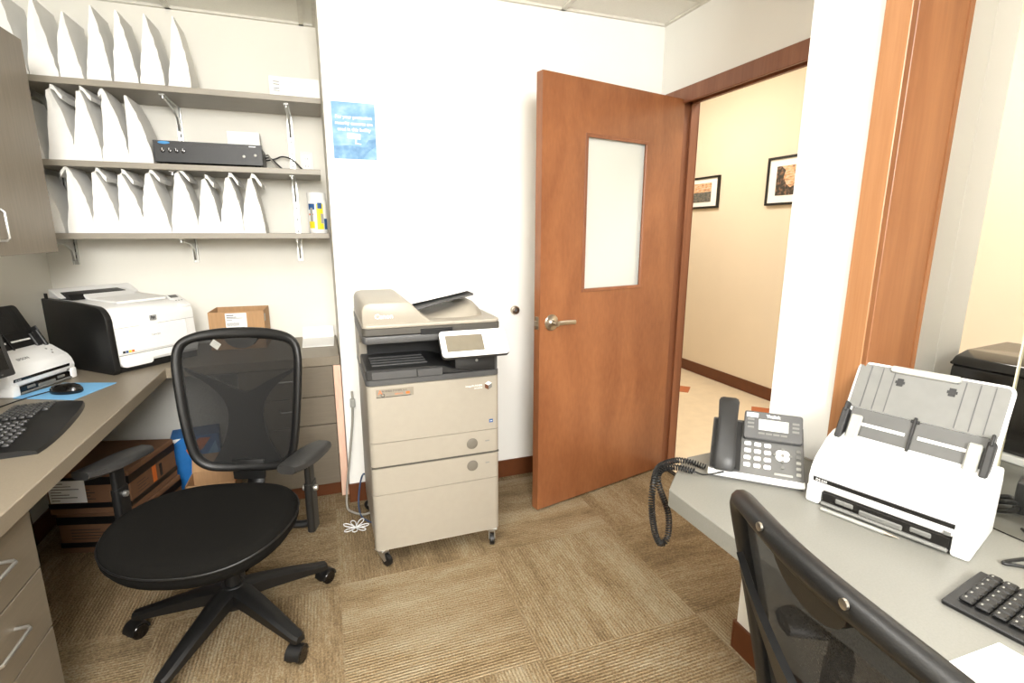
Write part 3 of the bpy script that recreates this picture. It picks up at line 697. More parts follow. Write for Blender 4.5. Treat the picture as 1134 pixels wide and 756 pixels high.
# cords left of the copier
for nm, lab, pts, r, m in (('power_cord', 'grey power cord hanging from the wall left of the copier', [(.095, 2.565, .60), (.095, 2.555, .55), (.085, 2.55, .42), (.06, 2.54, .24), (.04, 2.53, .1), (.035, 2.50, .02), (.06, 2.46, .008), (.11, 2.42, .008), (.15, 2.40, .03)], .0055, M_cordg),
                           ('network_cable', 'blue network cable looping to the floor behind the copier', [(.15, 2.53, .14), (.125, 2.53, .17), (.105, 2.53, .12), (.09, 2.5, .03), (.095, 2.42, .006), (.12, 2.36, .006), (.15, 2.32, .01)], .0042, M_cordb)):
    bm = BM(); tube(bm, smooth_path(pts, 8), r, 8); o = obj(nm, bm, m, None, 60); tag(o, lab, 'cord')
    if nm == 'power_cord':
        o.name = 'power_cord'
        bm = BM(); bx(bm, .083, .107, 2.545, 2.58, .52, .56, .004, 1); obj('plug', bm, M_lgrey, o, 35)
bm = BM()
rnd = random.Random(5)
for k in range(7):
    a = k*52; P = []
    for j in range(9):
        u = j/8*pi; rr = .055*sin(u)+.004
        P.append((rr*cos(R(a)+.35*cos(u)), rr*sin(R(a)+.35*cos(u))*1.0, .006+.012*sin(u)*(1 if k % 2 else .35)))
    tube(bm, smooth_path(P, 3), .0024, 6)
tag(obj('cable_bundle', bm, M_white, None, 60), 'coiled thin white cable lying on the carpet by the copier', 'cable', None, (.065, 2.32, 0))

# ------------------------------------------------------------------ task chair
def task_chair(label, loc, rz, base_ang, sticker=False, lean=0):
    t = thing('task_chair', label, 'chair', loc, rz)
    bm = BM(); lathe(bm, [(.042, .085), (.047, .10), (.045, .158), (.036, .168)], 24); hub = obj('base_hub', bm, M_black, t, 40)
    for k in range(5):
        a = base_ang+72*k; M = RZ(a)
        rings = []
        for u, w, zt, h in ((.03, .036, .166, .05), (.1, .032, .153, .046), (.2, .027, .127, .038), (.285, .023, .101, .028), (.318, .021, .092, .026), (.33, .016, .089, .022)):
            rings.append([(u, -w, zt-h), (u, w, zt-h), (u, w, zt-.008), (u, w*.6, zt), (u, -w*.6, zt), (u, -w, zt-.008)])
        bm = BM(); loft(bm, rings, M=M); obj('base_leg', bm, M_black, t, 35)
        bm = BM(); sw = [20, -35, 60, 10, -70][k]; M2 = M @ T_(.315, 0, 0) @ RZ(sw)
        lathe(bm, [(.009, .04), (.009, .07)], 12, M2)
        prism(bm, [(-.012, .052), (.01, .06), (.03, .05), (.038, .028), (.03, .028), (-.005, .028)], -.006, .006, 'y', .002, 1, M2)
        pts = [(.014+.033*cos(R(q)), .028+.033*sin(R(q))) for q in range(0, 181, 20)]+[(.014+.026*cos(R(q)), .028+.026*sin(R(q))) for q in range(180, -1, -20)]
        prism(bm, pts, -.024, .024, 'y', 0, 1, M2)
        q = obj('caster', bm, M_black, t, 35)
        for s in (-1, 1):
            bm = BM(); lathe(bm, [(.005, -.009), (.024, -.009), (.0275, -.005), (.0275, .005), (.024, .009), (.005, .009)], 24, M2 @ T_(.014, s*.0165, .0275) @ RX(90)); obj('wheel', bm, M_blackg, q, 40)
    bm = BM(); lathe(bm, [(.026, .16), (.026, .27), (.014, .272), (.014, .40)], 20); obj('gas_lift', bm, M_black, t, 40)
    bm = BM(); prism(bm, rrect(.16, .26, .03, 4, 0, -.04), .375, .415, 'z', .008, 2); bx(bm, -.24, .24, -.06, .0, .395, .412, .004, 1); bx(bm, -.035, .035, .04, .245, .375, .398, .005, 1); obj('seat_mechanism', bm, M_black, t, 35)
    # seat: upholstered pan with a rounded waterfall front
    def outline(s, z, dz=0):
        P = []
        for i in range(48):
            a = 2*pi*i/48; c, s_ = cos(a), sin(a)
            px = .272*abs(c)**.82*(1 if c > 0 else -1); py = .245*abs(s_)**.8*(1 if s_ > 0 else -1)
            px *= 1-.10*max(0, py/.27)
            x = px*s; y = py*s-.105
            fall = -.028*max(0, -(py/.27)*s)**2.2
            P.append((x, y, z+fall+.014*(abs(px)/.27*s)**2))
        return P
    bm = BM(); loft(bm, [outline(.80, .412), outline(.95, .418), outline(1, .44), outline(1.0, .462), outline(.975, .478), outline(.9, .486), outline(.7, .484), outline(.4, .48), outline(.1, .479)])
    seat = obj('seat_cushion', bm, M_seat, t, 60)
    bm = BM(); tube(bm, [(x*1.002, (y+.105)*1.002-.105, z) for x, y, z in outline(1.0, .462)], .003, 6, True); obj('seat_piping', bm, M_black, seat, 60)
    # backrest frame
    def bp(u, v):                       # u -.23...23 across, v 0..1 up: a gently dished, reclined surface
        return Vector((u, .205+(.06+lean)*v-.045*(u/.225)**2+.03*(v-.4)**2, .495+.53*v))
    half = [(0, -.008), (.08, -.004), (.14, .022), (.178, .09), (.197, .2), (.213, .42), (.223, .65), (.226, .8), (.214, .905), (.176, .963), (.10, .992)]
    loop = half+[(0, 1.0)]+[(-u, v) for u, v in half[:0:-1]]
    prof = [(q.x, q.y) for q in smooth_path([(u, v, 0) for u, v in loop], 7, True)]
    n = len(prof)
    def inset(i, d):
        a_, b_ = prof[(i-1) % n], prof[(i+1) % n]; tx, ty = b_[0]-a_[0], (b_[1]-a_[1])*.53; L = math.hypot(tx, ty)
        return (prof[i][0]-ty/L*d, prof[i][1]+tx/L*d/.53)
    bm = BM(); rings = []
    for i, p in enumerate(prof):
        fw = .030+.012*max(0, (p[1]-.85)/.15)*(1-abs(p[0])/.23)
        o_ = bp(*p); i_ = bp(*inset(i, fw)); m_ = bp(*inset(i, fw*.45))
        e_ = bp(*inset(i, fw*.16)); k_ = bp(*inset(i, fw*.8))
        rings.append([o_+Vector((0, .006, 0)), o_+Vector((0, -.005, 0)), e_+Vector((0, -.012, 0)), m_+Vector((0, -.017, 0)), k_+Vector((0, -.012, 0)), i_+Vector((0, -.004, 0)), i_+Vector((0, .006, 0)), k_+Vector((0, .014, 0)), m_+Vector((0, .019, 0)), e_+Vector((0, .014, 0))])
    V = [[bm.verts.new(q) for q in r] for r in rings]
    for i in range(n):
        a, b_ = V[i], V[(i+1) % n]
        for j in range(10): bm.faces.new((a[j], a[(j+1) % 10], b_[(j+1) % 10], b_[j]))
    bmesh.ops.recalc_face_normals(bm, faces=bm.faces[:])
    obj('backrest_frame', bm, M_black, t, 60)
    bm = BM(); K = 10; G = []; inn_ = [inset(i, .024) for i in range(n)]
    for k in range(K):
        s = 1-k/K
        G.append([bm.verts.new(bp(p[0]*s, .5+(p[1]-.5)*s)+Vector((0, -.002, 0))) for p in inn_])
    cvert = bm.verts.new(bp(0, .5)+Vector((0, -.002, 0)))
    for k in range(K-1):
        for i in range(n): bm.faces.new((G[k][i], G[k][(i+1) % n], G[k+1][(i+1) % n], G[k+1][i]))
    for i in range(n): bm.faces.new((G[K-1][i], G[K-1][(i+1) % n], cvert))
    bmesh.ops.recalc_face_normals(bm, faces=bm.faces[:])
    obj('backrest_mesh', bm, M_mesh, t, 60, 'black see-through mesh')
    # waisted lumbar support behind the mesh: narrow in the middle, wings flaring to the frame
    def wl(v): return min(.2, .062+.15*((v-.40)/.33)**2) if v > .4 else .062+.075*((.4-v)/.37)**2
    bm = BM(); lay = []
    for off in (.010, .022):
        g = []
        for i in range(17):
            row = []
            for j in range(17):
                q = -1+2*j/16; vt = .55+.19*q*q; v = .03+(vt-.03)*i/16
                row.append(bm.verts.new(bp(q*wl(v), v)+Vector((0, off, 0))))
            g.append(row)
        for a, b_ in zip(g, g[1:]):
            for j in range(16): bm.faces.new((a[j], a[j+1], b_[j+1], b_[j]))
        lay.append(g[0]+[r[-1] for r in g[1:]]+g[-1][-2::-1]+[r[0] for r in g[-2:0:-1]])
    for i in range(len(lay[0])): 
        k = (i+1) % len(lay[0]); bm.faces.new((lay[0][i], lay[0][k], lay[1][k], lay[1][i]))
    bmesh.ops.recalc_face_normals(bm, faces=bm.faces[:])
    obj('lumbar_support', bm, M_black, t, 40)
    # half-moon tab below the top rail with its two screws
    bm = BM(); pts = []
    for i in range(17):
        a = pi+pi*i/16; pts.append((.06*cos(a), .945+.085*sin(a)))
    fr_ = [bm.verts.new(bp(u, v)+Vector((0, -.006, 0))) for u, v in pts]; bk_ = [bm.verts.new(bp(u, v)+Vector((0, .010, 0))) for u, v in pts]
    bm.faces.new(fr_); bm.faces.new(bk_[::-1])
    for i in range(17): bm.faces.new((fr_[i], bk_[i], bk_[(i+1) % 17], fr_[(i+1) % 17]))
    bmesh.ops.recalc_face_normals(bm, faces=bm.faces[:])
    obj('back_tab', bm, M_black, t, 35)
    for s in (-1, 1):
        bm = BM(); p = bp(s*.068, .985); lathe(bm, [(.0055, 0), (.0055, .003), (.0001, .004)], 12, T_(p.x, p.y+.016, p.z) @ RX(-90)); obj('screw', bm, M_steel, t, 40)
    # spine
    bm = BM(); tube(bm, smooth_path([(0, .16, .388), (0, .245, .40), (0, .275, .46), (0, .272, .54), (0, .262, .62)], 5), .032, 10, flat=(.5, 1)); bx(bm, -.058, .058, .205, .225, .455, .535, .006, 2); obj('back_bar', bm, M_black, t, 40)
    for s in (-1, 1):
        bm = BM()
        tube(bm, smooth_path([(s*.2, -.03, .405), (s*.262, -.03, .402), (s*.292, -.03, .408)], 4), .013, 8)
        prism(bm, rrect(.026, .06, .01, 4, s*.302, -.03), .385, .56, 'z', .003, 1); prism(bm, rrect(.02, .05, .008, 4, s*.302, -.03), .55, .64, 'z')
        q = obj('armrest', bm, M_black, t, 35)
        bm = BM(); rings = []
        for i in range(13):
            u = i/12; y = -.155+.245*u; w = .049*(sin(pi*min(1, max(0, .08+.84*u)))**.35); z = .652+.012*(2*u-1)**2*(1 if u < .5 else -.6)
            rings.append([(s*.298-w, y, z-.010), (s*.298-w*.6, y, z-.02), (s*.298+w*.6, y, z-.02), (s*.298+w, y, z-.010), (s*.298+w*.9, y, z+.004), (s*.298+w*.5, y, z+.008), (s*.298-w*.5, y, z+.008), (s*.298-w*.9, y, z+.004)])
        loft(bm, rings, M=T_(s*.298, -.03, 0) @ RZ(-10) @ T_(-s*.298, .03, 0)); obj('arm_pad', bm, M_char, q, 60, 'dark grey arm pad')
        for d_ in (-1, 1):
            bm = BM(); lathe(bm, [(.010, 0), (.011, .003), (.009, .011), (.0001, .013)], 18, T_(s*.302+d_*.012, -.03, .535) @ RY(90*d_)); obj('adjust_button', bm, M_chrome, q, 40, 'silver adjusting button')
    if sticker:
        bm = BM(); p = bp(-.088, .89); M = T_(p.x, p.y-.006, p.z) @ RY(38); bx(bm, -.016, .016, -.0004, .0004, -.013, .013, 0, 1, M, 0)
        for k in range(3): bx(bm, -.011, .009-.004*k, -.0009, -.0003, .005-.006*k, .0065-.006*k, 0, 1, M, 1)
        obj('sticker', bm, [M_lgrey, M_inkg], t, 0, 'small pale diamond shaped sticker')
    return t
task_chair('black mesh task chair in the middle, turned towards the camera', (-.37, 1.83, 0), -16, 40, True)
task_chair('black mesh task chair in the near right corner, seen from behind', (.802, .296, 0), 78, 10, False, .055)

# ------------------------------------------------------------------ left worktop things
DZ = .7605
t = thing('laser_printer', 'large white and black laser printer in the corner under the shelves', 'printer', (-.877, 2.606, DZ), 47)
W, Dp = .405, .45
side = [(.0, .0), (-.012, .02), (-.004, .2)]+[(.07-.074*cos(R(a)), .225+.07*sin(R(a))) for a in range(10, 81, 14)]+[(.2, .303), (Dp, .312), (Dp, 0)]
bm = BM(); prism(bm, side, .0, .028, 'x', .004, 2); obj('side_panel', bm, M_black, t, 35, 'black side panel')
inn = [(.02, .03), (.0, .035), (.006, .19)]+[(.078-.072*cos(R(a)), .222+.065*sin(R(a))) for a in range(10, 81, 14)]+[(.2, .295), (Dp-.005, .304), (Dp-.005, .03)]
bm = BM(); prism(bm, inn, .027, W-.008, 'x', .006, 2); obj('shell', bm, M_white, t, 35)
bm = BM(); prism(bm, [(.012, 0), (.012, .05), (Dp, .05), (Dp, 0)], .02, W-.01, 'x', .003, 1); obj('base', bm, M_black, t, 0, 'black base')
bm = BM()
pts = [(.034, .052), (.034, .04), (.04, .028), (.055, .022), (.16, .022), (.17, .028), (.172, .045), (W-.02, .045), (W-.012, .06), (W-.012, .075), (.034, .075)]
prism(bm, pts, -.008, .03, 'y', .002, 1); obj('paper_tray', bm, M_white, t, 35)
bm = BM(); bx(bm, .036, W-.055, -.004, .0085, .082, .195, .004, 1); obj('front_door', bm, M_white, t, 35)
bm = BM(); bx(bm, .135, .215, -.002, .01, .193, .205, .002, 1); obj('door_grip', bm, M_white, t, 35)
bm = BM(); bx(bm, .034, W-.012, -.0015, .004, .0755, .0785); bx(bm, .034, W-.012, .0035, .005, .1965, .198); obj('seam', bm, M_lgrey, t, 0)
bm = BM(); Mx = T_(W-.04, .06, .279) @ RX(28); bx(bm, -.03, .03, -.055, .05, -.004, .006, .004, 2, Mx, 0); bx(bm, -.024, .014, .02, .042, .006, .0068, 0, 1, Mx, 1)
for i in range(3): bx(bm, -.02+.014*i, -.012+.014*i, -.01, -.004, .006, .0072, 0, 1, Mx, 2)
obj('control_strip', bm, [M_white, M_mgrey, M_lgrey], t, 35)
bm = BM(); prism(bm, [(.09, .302), (.30, .306), (.34, .325), (.43, .334), (.43, .3), (.09, .29)], .11, W-.075, 'x', .004, 1); obj('output_lid', bm, M_white, t, 35)
bm = BM(); prism(bm, [(.32, .302), (.43, .304), (.43, .338), (.34, .326)], .055, .30, 'x', .002, 1); obj('output_slot', bm, M_black, t, 0, 'black paper outlet')
bm = BM(); prism(bm, [(.36, .31), (.45, .31), (.45, .350), (.43, .348)], .032, W-.03, 'x', .003, 1); obj('rear_rim', bm, M_white, t, 35)
bm = BM(); bx(bm, .003, .010, .41, .425, .31, .335); obj('clip', bm, M_black, t, 0)
text('brand_lettering', 'hp', .018, M_ink, t, T_(.195, -.0056, .222) @ FR, 'CENTER', .0003, .0006)
bm = BM(); bx(bm, .18, .21, -.0052, -.004, .214, .237); obj('badge', bm, mat('badge_grey', (150, 150, 148), .4), t, 0)
bm = BM()
for i, m_ in enumerate((0, 1, 2, 3)): bx(bm, .048+.0125*i, .059+.0125*i, -.0046, -.0038, .087, .097, mi=m_)
obj('colour_mark', bm, [M_ink, M_navy, M_yellow, M_orange], t, 0)
text('series_lettering', 'LaserJet', .012, M_inkg, t, T_(.2, -.0042, .145) @ FR, 'CENTER', .0002)

M_tray = mat('tray_grey', (112, 112, 108), .45)
M_bed = mat('feed_bed_grey', (84, 84, 82), .45)
def doc_scanner(label, loc, rz, traym, name='document_scanner', brand='EPSON', small='DS-530'):
    t = thing(name, label, 'scanner', loc, rz)
    W = .302
    prof = [(.0, .035), (-.004, .06), (.004, .085), (.018, .104), (.075, .142), (.105, .153), (.16, .15), (.172, .12), (.172, .0), (.05, .0), (.03, .03)]
    bm = BM(); prism(bm, prof, -W/2, W/2, 'x', .005, 2); obj('shell', bm, M_white, t, 40)
    for s in (-1, 1):
        bm = BM(); bx(bm, s*W/2-s*.032, s*W/2, -.007, .06, 0, .045, .006, 2); obj('corner_foot', bm, M_white, t, 35)
    bm = BM(); bx(bm, -W/2+.033, W/2-.033, -.004, .05, .004, .034, .002, 1); obj('output_slot', bm, M_blackg, t, 0, 'black paper outlet')
    bm = BM(); bx(bm, -W/2+.034, W/2-.034, -.012, -.001, .004, .012, .003, 1); bx(bm, -.04, .04, -.008, 0, .012, .024, .002, 1)
    for x in (-.07, .07): bx(bm, x-.018, x+.018, -.0065, 0, .018, .029, .002, 1)
    obj('exit_tray', bm, M_mgrey, t, 35, 'grey paper exit lip')
    bm = BM(); Mx = T_(0, -.0045, .061) @ RX(8); bx(bm, -W/2+.012, W/2-.03, -.0012, .001, -.006, .006, .001, 1, Mx); q = obj('black_strip', bm, M_blackg, t, 0)
    text('model_lettering', small, .008, M_inkw, q, Mx @ T_(-W/2+.018, -.0016, -.003) @ FR, 'LEFT', .0002)
    ls = T_(0, .0465, .1235) @ RX(33.7)
    text('brand_lettering', brand, .017, M_lgrey if traym is M_tray else M_inkg, t, ls @ T_(-.03, -.008, .0006), 'CENTER', .0003, .0003) if traym is not M_tray else None
    bm = BM()
    for i in range(3): lathe(bm, [(.004, 0), (.004, .0015), (.0001, .0016)], 12, ls @ T_(.10+.012*(i % 2), .018-.014*i, 0))
    obj('button', bm, M_inkg if traym is not M_tray else M_white, t, 40)
    bm = BM(); bx(bm, W/2-.046, W/2-.034, -.0065, -.004, .03, .038, .0005, 1, T_(0, .0015, .008)); obj('badge', bm, M_mgrey, t, 0)
    # raised feed tray: lower half with guides, upper half with ribs and extension
    a = 63; tr = T_(0, .098, .140) @ RX(a)              # local x across, local y up the slope, z the face normal
    rim = M_white if traym is M_tray else M_black
    bm = BM(); prism(bm, rrect(.285, .205, .016, 5, 0, .0925), -.010, -.002, 'z', .003, 1, tr); obj('tray_back', bm, rim, t, 35)
    bm = BM(); prism(bm, rrect(.272, .110, .010, 4, 0, .134), -.002, .0005, 'z', 0, 1, tr); q = obj('tray_face', bm, traym, t, 35)
    for x in (-.112, -.088, -.064, .064, .088, .112):
        bm = BM(); bx(bm, x-.0009, x+.0009, .082, .185, .0003, .0016, 0, 1, tr); obj('rib', bm, M_dgrey if traym is M_tray else M_char, q, 0)
    for x in (-.05, .045):
        bm = BM(); bx(bm, x-.009, x+.009, .155, .161, .0003, .002, 0, 1, tr); bx(bm, x-.006, x+.006, .149, .167, .0003, .0018, 0, 1, tr); obj('guide_mark', bm, M_black, q, 0)
    bm = BM(); prism(bm, rrect(.13, .016, .006, 4, -.01, .1865), -.006, .006, 'z', .002, 1, tr); obj('extension_tab', bm, M_lgrey if traym is M_tray else M_char, t, 35)
    lowm = M_bed if traym is M_tray else M_black
    bm = BM(); bx(bm, -.125, .125, 0, .078, -.004, .002, .001, 1, tr); q = obj('feed_bed', bm, lowm, t, 0, 'feed bed')
    bm = BM(); bx(bm, -.115, -.012, .038, .045, .002, .004, 0, 1, tr); bx(bm, .012, .115, .038, .045, .002, .004, 0, 1, tr); obj('pale_bar', bm, M_white, q, 0)
    bm = BM(); bx(bm, -.003, .003, .0, .085, .002, .008, .001, 1, tr); bx(bm, -.008, .008, .072, .079, .002, .006, .001, 1, tr); obj('centre_guide', bm, M_black, q, 0)
    for s in (-1, 1):
        bm = BM(); bx(bm, s*.132-.007, s*.132+.007, -.006, .07, -.004, .022, .003, 1, tr); bx(bm, s*.132-.003, s*.132+.003, .06, .085, 0, .026, .002, 1, tr); obj('edge_guide', bm, M_char, q, 35)
        bm = BM(); bx(bm, s*.108-.012, s*.108+.012, .0, .06, .002, .014, .003, 1, tr); obj('slide_guide', bm, M_lgrey if traym is M_tray else M_char, q, 35)
    return t
doc_scanner('white document scanner with black raised tray on the left worktop', (-1.07, 2.505, DZ), 72, M_black)
# mouse pad, mouse, keyboard, monitor
bm = BM(); prism(bm, [(-1.115, 2.36), (-.895, 2.262), (-.825, 2.47), (-1.03, 2.54)], 0, .0025, 'z', .0005, 1); o = obj('mouse_pad', bm, M_blue, None, 0); tag(o, 'light blue mouse pad beside the white scanner', 'mouse pad', None, (0, 0, DZ))
t = thing('computer_mouse', 'black computer mouse lying on the blue pad', 'mouse', (-.955, 2.37, DZ+.0026), -102)
def mouse_ring(s, z): return [(.031*s*cos(2*pi*i/24)*(1+.12*sin(2*pi*i/24)), .057*s*sin(2*pi*i/24), z+.006*(-sin(2*pi*i/24))*0) for i in range(24)]
bm = BM(); loft(bm, [mouse_ring(.92, 0), mouse_ring(1, .006), mouse_ring(.97, .016), mouse_ring(.85, .027), mouse_ring(.6, .034), mouse_ring(.2, .037)]); obj('shell', bm, M_blackg, t, 60)
bm = BM(); lathe(bm, [(.006, -.003), (.0075, -.002), (.0075, .002), (.006, .003)], 16, T_(0, -.03, .027) @ RY(90)); obj('scroll_wheel', bm, M_char, t, 40)
bm = BM(); tube(bm, smooth_path([(0, -.055, .008), (.008, -.075, .004), (.05, -.10, .001), (.13, -.115, .0002), (.2, -.12, 0)], 6), .0022, 6); obj('cord', bm, M_black, t, 60)
def keyboard(label, loc, rz, curved_, seed):
    t = thing('keyboard', label, 'keyboard', loc, rz)
    bm = BM(); W = .46 if curved_ else .44
    if curved_:
        rings = []
        for i in range(13):
            u = -1+2*i/12; x = u*.245; c = .018*(1-u*u)
            rings.append([(x, -.112-c*.7+.008*abs(u)**6, 0), (x, .085-c*.3, 0), (x, .085-c*.3, .014+c*.5), (x, -.03, .018+c*.9), (x, -.065, .016+c*.9), (x, -.108-c*.7+.008*abs(u)**6, .010+c*.3)])
        loft(bm, rings); obj('body', bm, M_black, t, 50)
        kz = lambda x: .0185+.016*(1-(x/.245)**2)
    else:
        prism(bm, [(-.072, 0), (.066, 0), (.068, .016), (-.073, .009)], -W/2, W/2, 'x', .002, 1); obj('body', bm, M_black, t, 35)
        kz = lambda x: .012
    kw = bmesh.new(); kx = 1.12 if curved_ else 1.16; loft(kw, [rrect3(.0165, .0155, .002, 0), rrect3(.0165, .0155, .002, .003), rrect3(.0125, .0118, .002, .0068)])
    bmesh.ops.scale(kw, vec=(kx, kx, 1 if curved_ else .62), verts=kw.verts[:]); kt = .0070 if curved_ else .0044
    q_ = [kw.verts.new(p) for p in ((-.0045, -.001, kt), (-.0018, -.001, kt), (-.0018, .0035, kt), (-.0045, .0035, kt))]
    f_ = kw.faces.new(q_); f_.material_index = 1
    proto = None
    nkeys = 0
    for r in range(6):
        n = 17 if curved_ else 19
        for c in range(n):
            if nkeys >= 100: break
            x = -W/2+.025+c*(W-.05)/(n-1); y = (.068 if curved_ else .054)-.0195*r
            if curved_:
                if abs(x) < .012: continue
                if r == 5 and abs(x) < .1: continue
                y += -.022*(1-(x/.24)**2)*.6+.004; rzk = -7*x/.1 if abs(x) < .1 else 0
            else:
                if c in (15,): continue
                if r == 5 and 4 <= c <= 8: continue
                rzk = 0
            if proto is None:
                o = obj('key', kw, [M_char if curved_ else M_black, M_lgrey], t, 35); proto = o
            else:
                o = proto.copy(); COL.objects.link(o); o.parent = t
            o.location = (x, y, kz(x)+(0 if curved_ else (y+.07)*.05)); o.rotation_euler = (R(0 if curved_ else 3), 0, R(rzk)); nkeys += 1
    return t
def rrect3(w, d, r, z): return [(x, y, z) for x, y in rrect(w, d, r, 2)]
kb = keyboard('black curved ergonomic keyboard on the left worktop', (-.916, 1.95, DZ), 97, True, 1)
t = thing('monitor', 'black monitor of which only the lower corner shows at the left edge', 'monitor', (-1.085, 1.925, DZ), 73)
bm = BM(); M = T_(0, .0, .10) @ RX(-10); bx(bm, -.27, .275, 0, .04, .03, .36, .006, 2, M); obj('bezel', bm, M_char, t, 35)
bm = BM(); bx(bm, -.25, .255, -.001, 0, .055, .345, 0, 1, M); obj('screen', bm, M_blackg, t, 0)
bm = BM()
for i in range(6): bx(bm, .13+.018*i, .137+.018*i, -.001, 0, .039, .042, 0, 1, M)
obj('button_mark', bm, M_mgrey, t, 0)
bm = BM(); prism(bm, rrect(.22, .17, .03, 4, 0, .09), 0, .012, 'z', .003, 1); bx(bm, -.04, .04, .07, .1, .01, .3, .005, 1); obj('stand', bm, M_black, t, 35)
# open shipping carton
t = thing('shipping_carton', 'open brown cardboard carton with white shipping label behind the chair', 'box', (-.44, 3.0, DZ), -2)
w, d, h = .262, .21, .20
bm = BM(); tk = .004
bx(bm, -w/2, w/2, 0, d, 0, tk); bx(bm, -w/2, w/2, 0, tk, tk, h); bx(bm, -w/2, w/2, d-tk, d, tk, h); bx(bm, -w/2, -w/2+tk, tk, d-tk, tk, h); bx(bm, w/2-tk, w/2, tk, d-tk, tk, h)
obj('carton', bm, M_card, t, 0)
bm = BM(); bx(bm, -.052, .048, -.0012, 0, .06, .192, mi=0)
for (x0, x1, z, hh, mi) in ((-.046, -.012, .182, .003, 1), (-.046, .0, .172, .002, 1), (-.046, .03, .166, .002, 2), (-.046, -.02, .157, .002, 2), (-.046, .012, .115, .02, 3), (.02, .034, .115, .02, 1), (-.03, .0, .098, .002, 1), (-.046, .04, .08, .001, 2), (.03, .044, .07, .006, 1)):
    bx(bm, x0, x1, -.0016, -.0012, z-hh, z+hh*.1+.001, mi=mi)
for i in range(14): bx(bm, -.046+.0042*i, -.0445+.0042*i, -.002, -.0015, .125, .142, mi=1)
obj('shipping_label', bm, [M_sheet, M_ink, M_inkg, M_lgrey], t, 0, 'white shipping label')
bm = BM(); bx(bm, w/2, w/2+.0006, .02, .05, .14, .18); bx(bm, w/2, w/2+.0006, .03, .05, .03, .06); obj('tape', bm, M_lgrey, t, 0)
bm = BM(); prism(bm, [(-.085, -.15), (.075, -.15), (.085, .16), (-.09, .16)], 0, .003, 'z'); prism(bm, [(.10, .002), (.158, .06), (.16, .06), (.11, .0)], -.088, .083, 'x')
o = obj('white_papers', bm, M_sheet, None, 0); tag(o, 'flat white papers leaning on the alcove wall beside the carton', 'paper', None, (-.045, 3.07, DZ))

# ------------------------------------------------------------------ under the left worktop
def carton(label, loc, rz, w, d, h, lab):
    t = thing('strapped_carton', label, 'box', loc, rz)
    bm = BM(); bx(bm, -w, 0, 0, d, 0, h, .004, 1); obj('carton', bm, M_cardd, t, 0)
    bm = BM()
    for za, zb in ((.028, .052), (h-.058, h-.022)):
        bx(bm, -w-.0008, .0008, -.0008, d+.0008, za, zb)
    obj('black_band', bm, M_black, t, 0, 'black band round the carton')
    bm = BM()
    for k in range(4): bx(bm, -w+.05, -w+.05+.14-.02*(k % 2), -.0006, 0, .068+.014*k, .071+.014*k); bx(bm, 0, .0006, .05, .05+.08-.02*(k % 2), .066+.014*k, .068+.014*k)
    bx(bm, 0, .0006, .16, .19, .056, h-.06, mi=1); bx(bm, 0, .0006, .215, .235, .06, h-.07)
    obj('print', bm, [M_ink, M_orange], t, 0)
    if lab:
        bm = BM(); bx(bm, -w+.01, -w+.155, -.0022, -.0008, .055, h-.035, mi=0)
        for k in range(7): bx(bm, -w+.018, -w+.03+.1*((k*37) % 10)/10+.02, -.0028, -.0022, .065+.0125*k, .069+.0125*k, mi=1)
        obj('address_label', bm, [M_sheet, M_inkg], t, 0, 'white address label')
    return t
carton('brown black banded carton on the floor under the left worktop', (-.825, 2.455, 0), -16, .33, .34, .195, False)
carton('brown black banded carton with white label stacked on the other carton', (-.83, 2.44, .1955), -15, .33, .35, .19, True)
t = thing('printed_carton', 'blue printed carton with orange patch in the kneehole corner', 'box', (-.69, 2.99, 0), 8)
bm = BM(); bx(bm, -.11, .11, -.08, .08, 0, .335, .003, 1); obj('carton', bm, M_bluep, t, 0)
bm = BM(); prism(bm, [(-.03, .23), (.03, .265), (.07, .32), (.02, .325), (-.045, .27)], -.0815, -.08, 'y', mi=0); prism(bm, [(-.11, .3), (-.06, .335), (-.11, .335)], -.0815, -.08, 'y', mi=1); prism(bm, [(.03, .2), (.09, .3), (.1, .24), (.07, .19)], -.0815, -.08, 'y', mi=2)
obj('print', bm, [M_orange, M_sheet, M_blue], t, 0, 'orange and pale printed patches')
t = thing('flap_carton', 'low brown carton with spread flaps behind the chair seat', 'box', (-.585, 2.765, 0), 0)
bm = BM(); w, d, h = .22, .16, .165
bx(bm, -w/2, w/2, -d/2, d/2, 0, .004); bx(bm, -w/2, w/2, -d/2, -d/2+.004, .004, h); bx(bm, -w/2, w/2, d/2-.004, d/2, .004, h); bx(bm, -w/2, -w/2+.004, -d/2, d/2, .004, h); bx(bm, w/2-.004, w/2, -d/2, d/2, .004, h)
obj('carton', bm, M_card, t, 0)
bm = BM(); bx(bm, -w/2, w/2, 0, .09, -.002, .002, 0, 1, T_(0, d/2-.002, h) @ RX(62)); obj('flap', bm, M_card, t, 0)
bm = BM(); bx(bm, 0, .06, -d/2, d/2, -.002, .002, 0, 1, T_(w/2-.002, 0, h) @ RY(-58)); obj('flap', bm, M_orange, t, 0, 'orange printed flap')
t = thing('computer_tower', 'slim black computer tower in the shade under the left worktop', 'computer', (-1.225, 2.26, 0), 0)
bm = BM(); bx(bm, -.045, .045, -.2, .2, .008, .36, .006, 2); obj('case', bm, M_black, t, 0)
bm = BM(); bx(bm, -.043, .043, -.206, -.2, .012, .355, .003, 1); obj('front_panel', bm, M_blackg, t, 0)
bm = BM(); bx(bm, -.04, .04, -.18, .18, 0, .008); obj('foot', bm, M_black, t, 0)

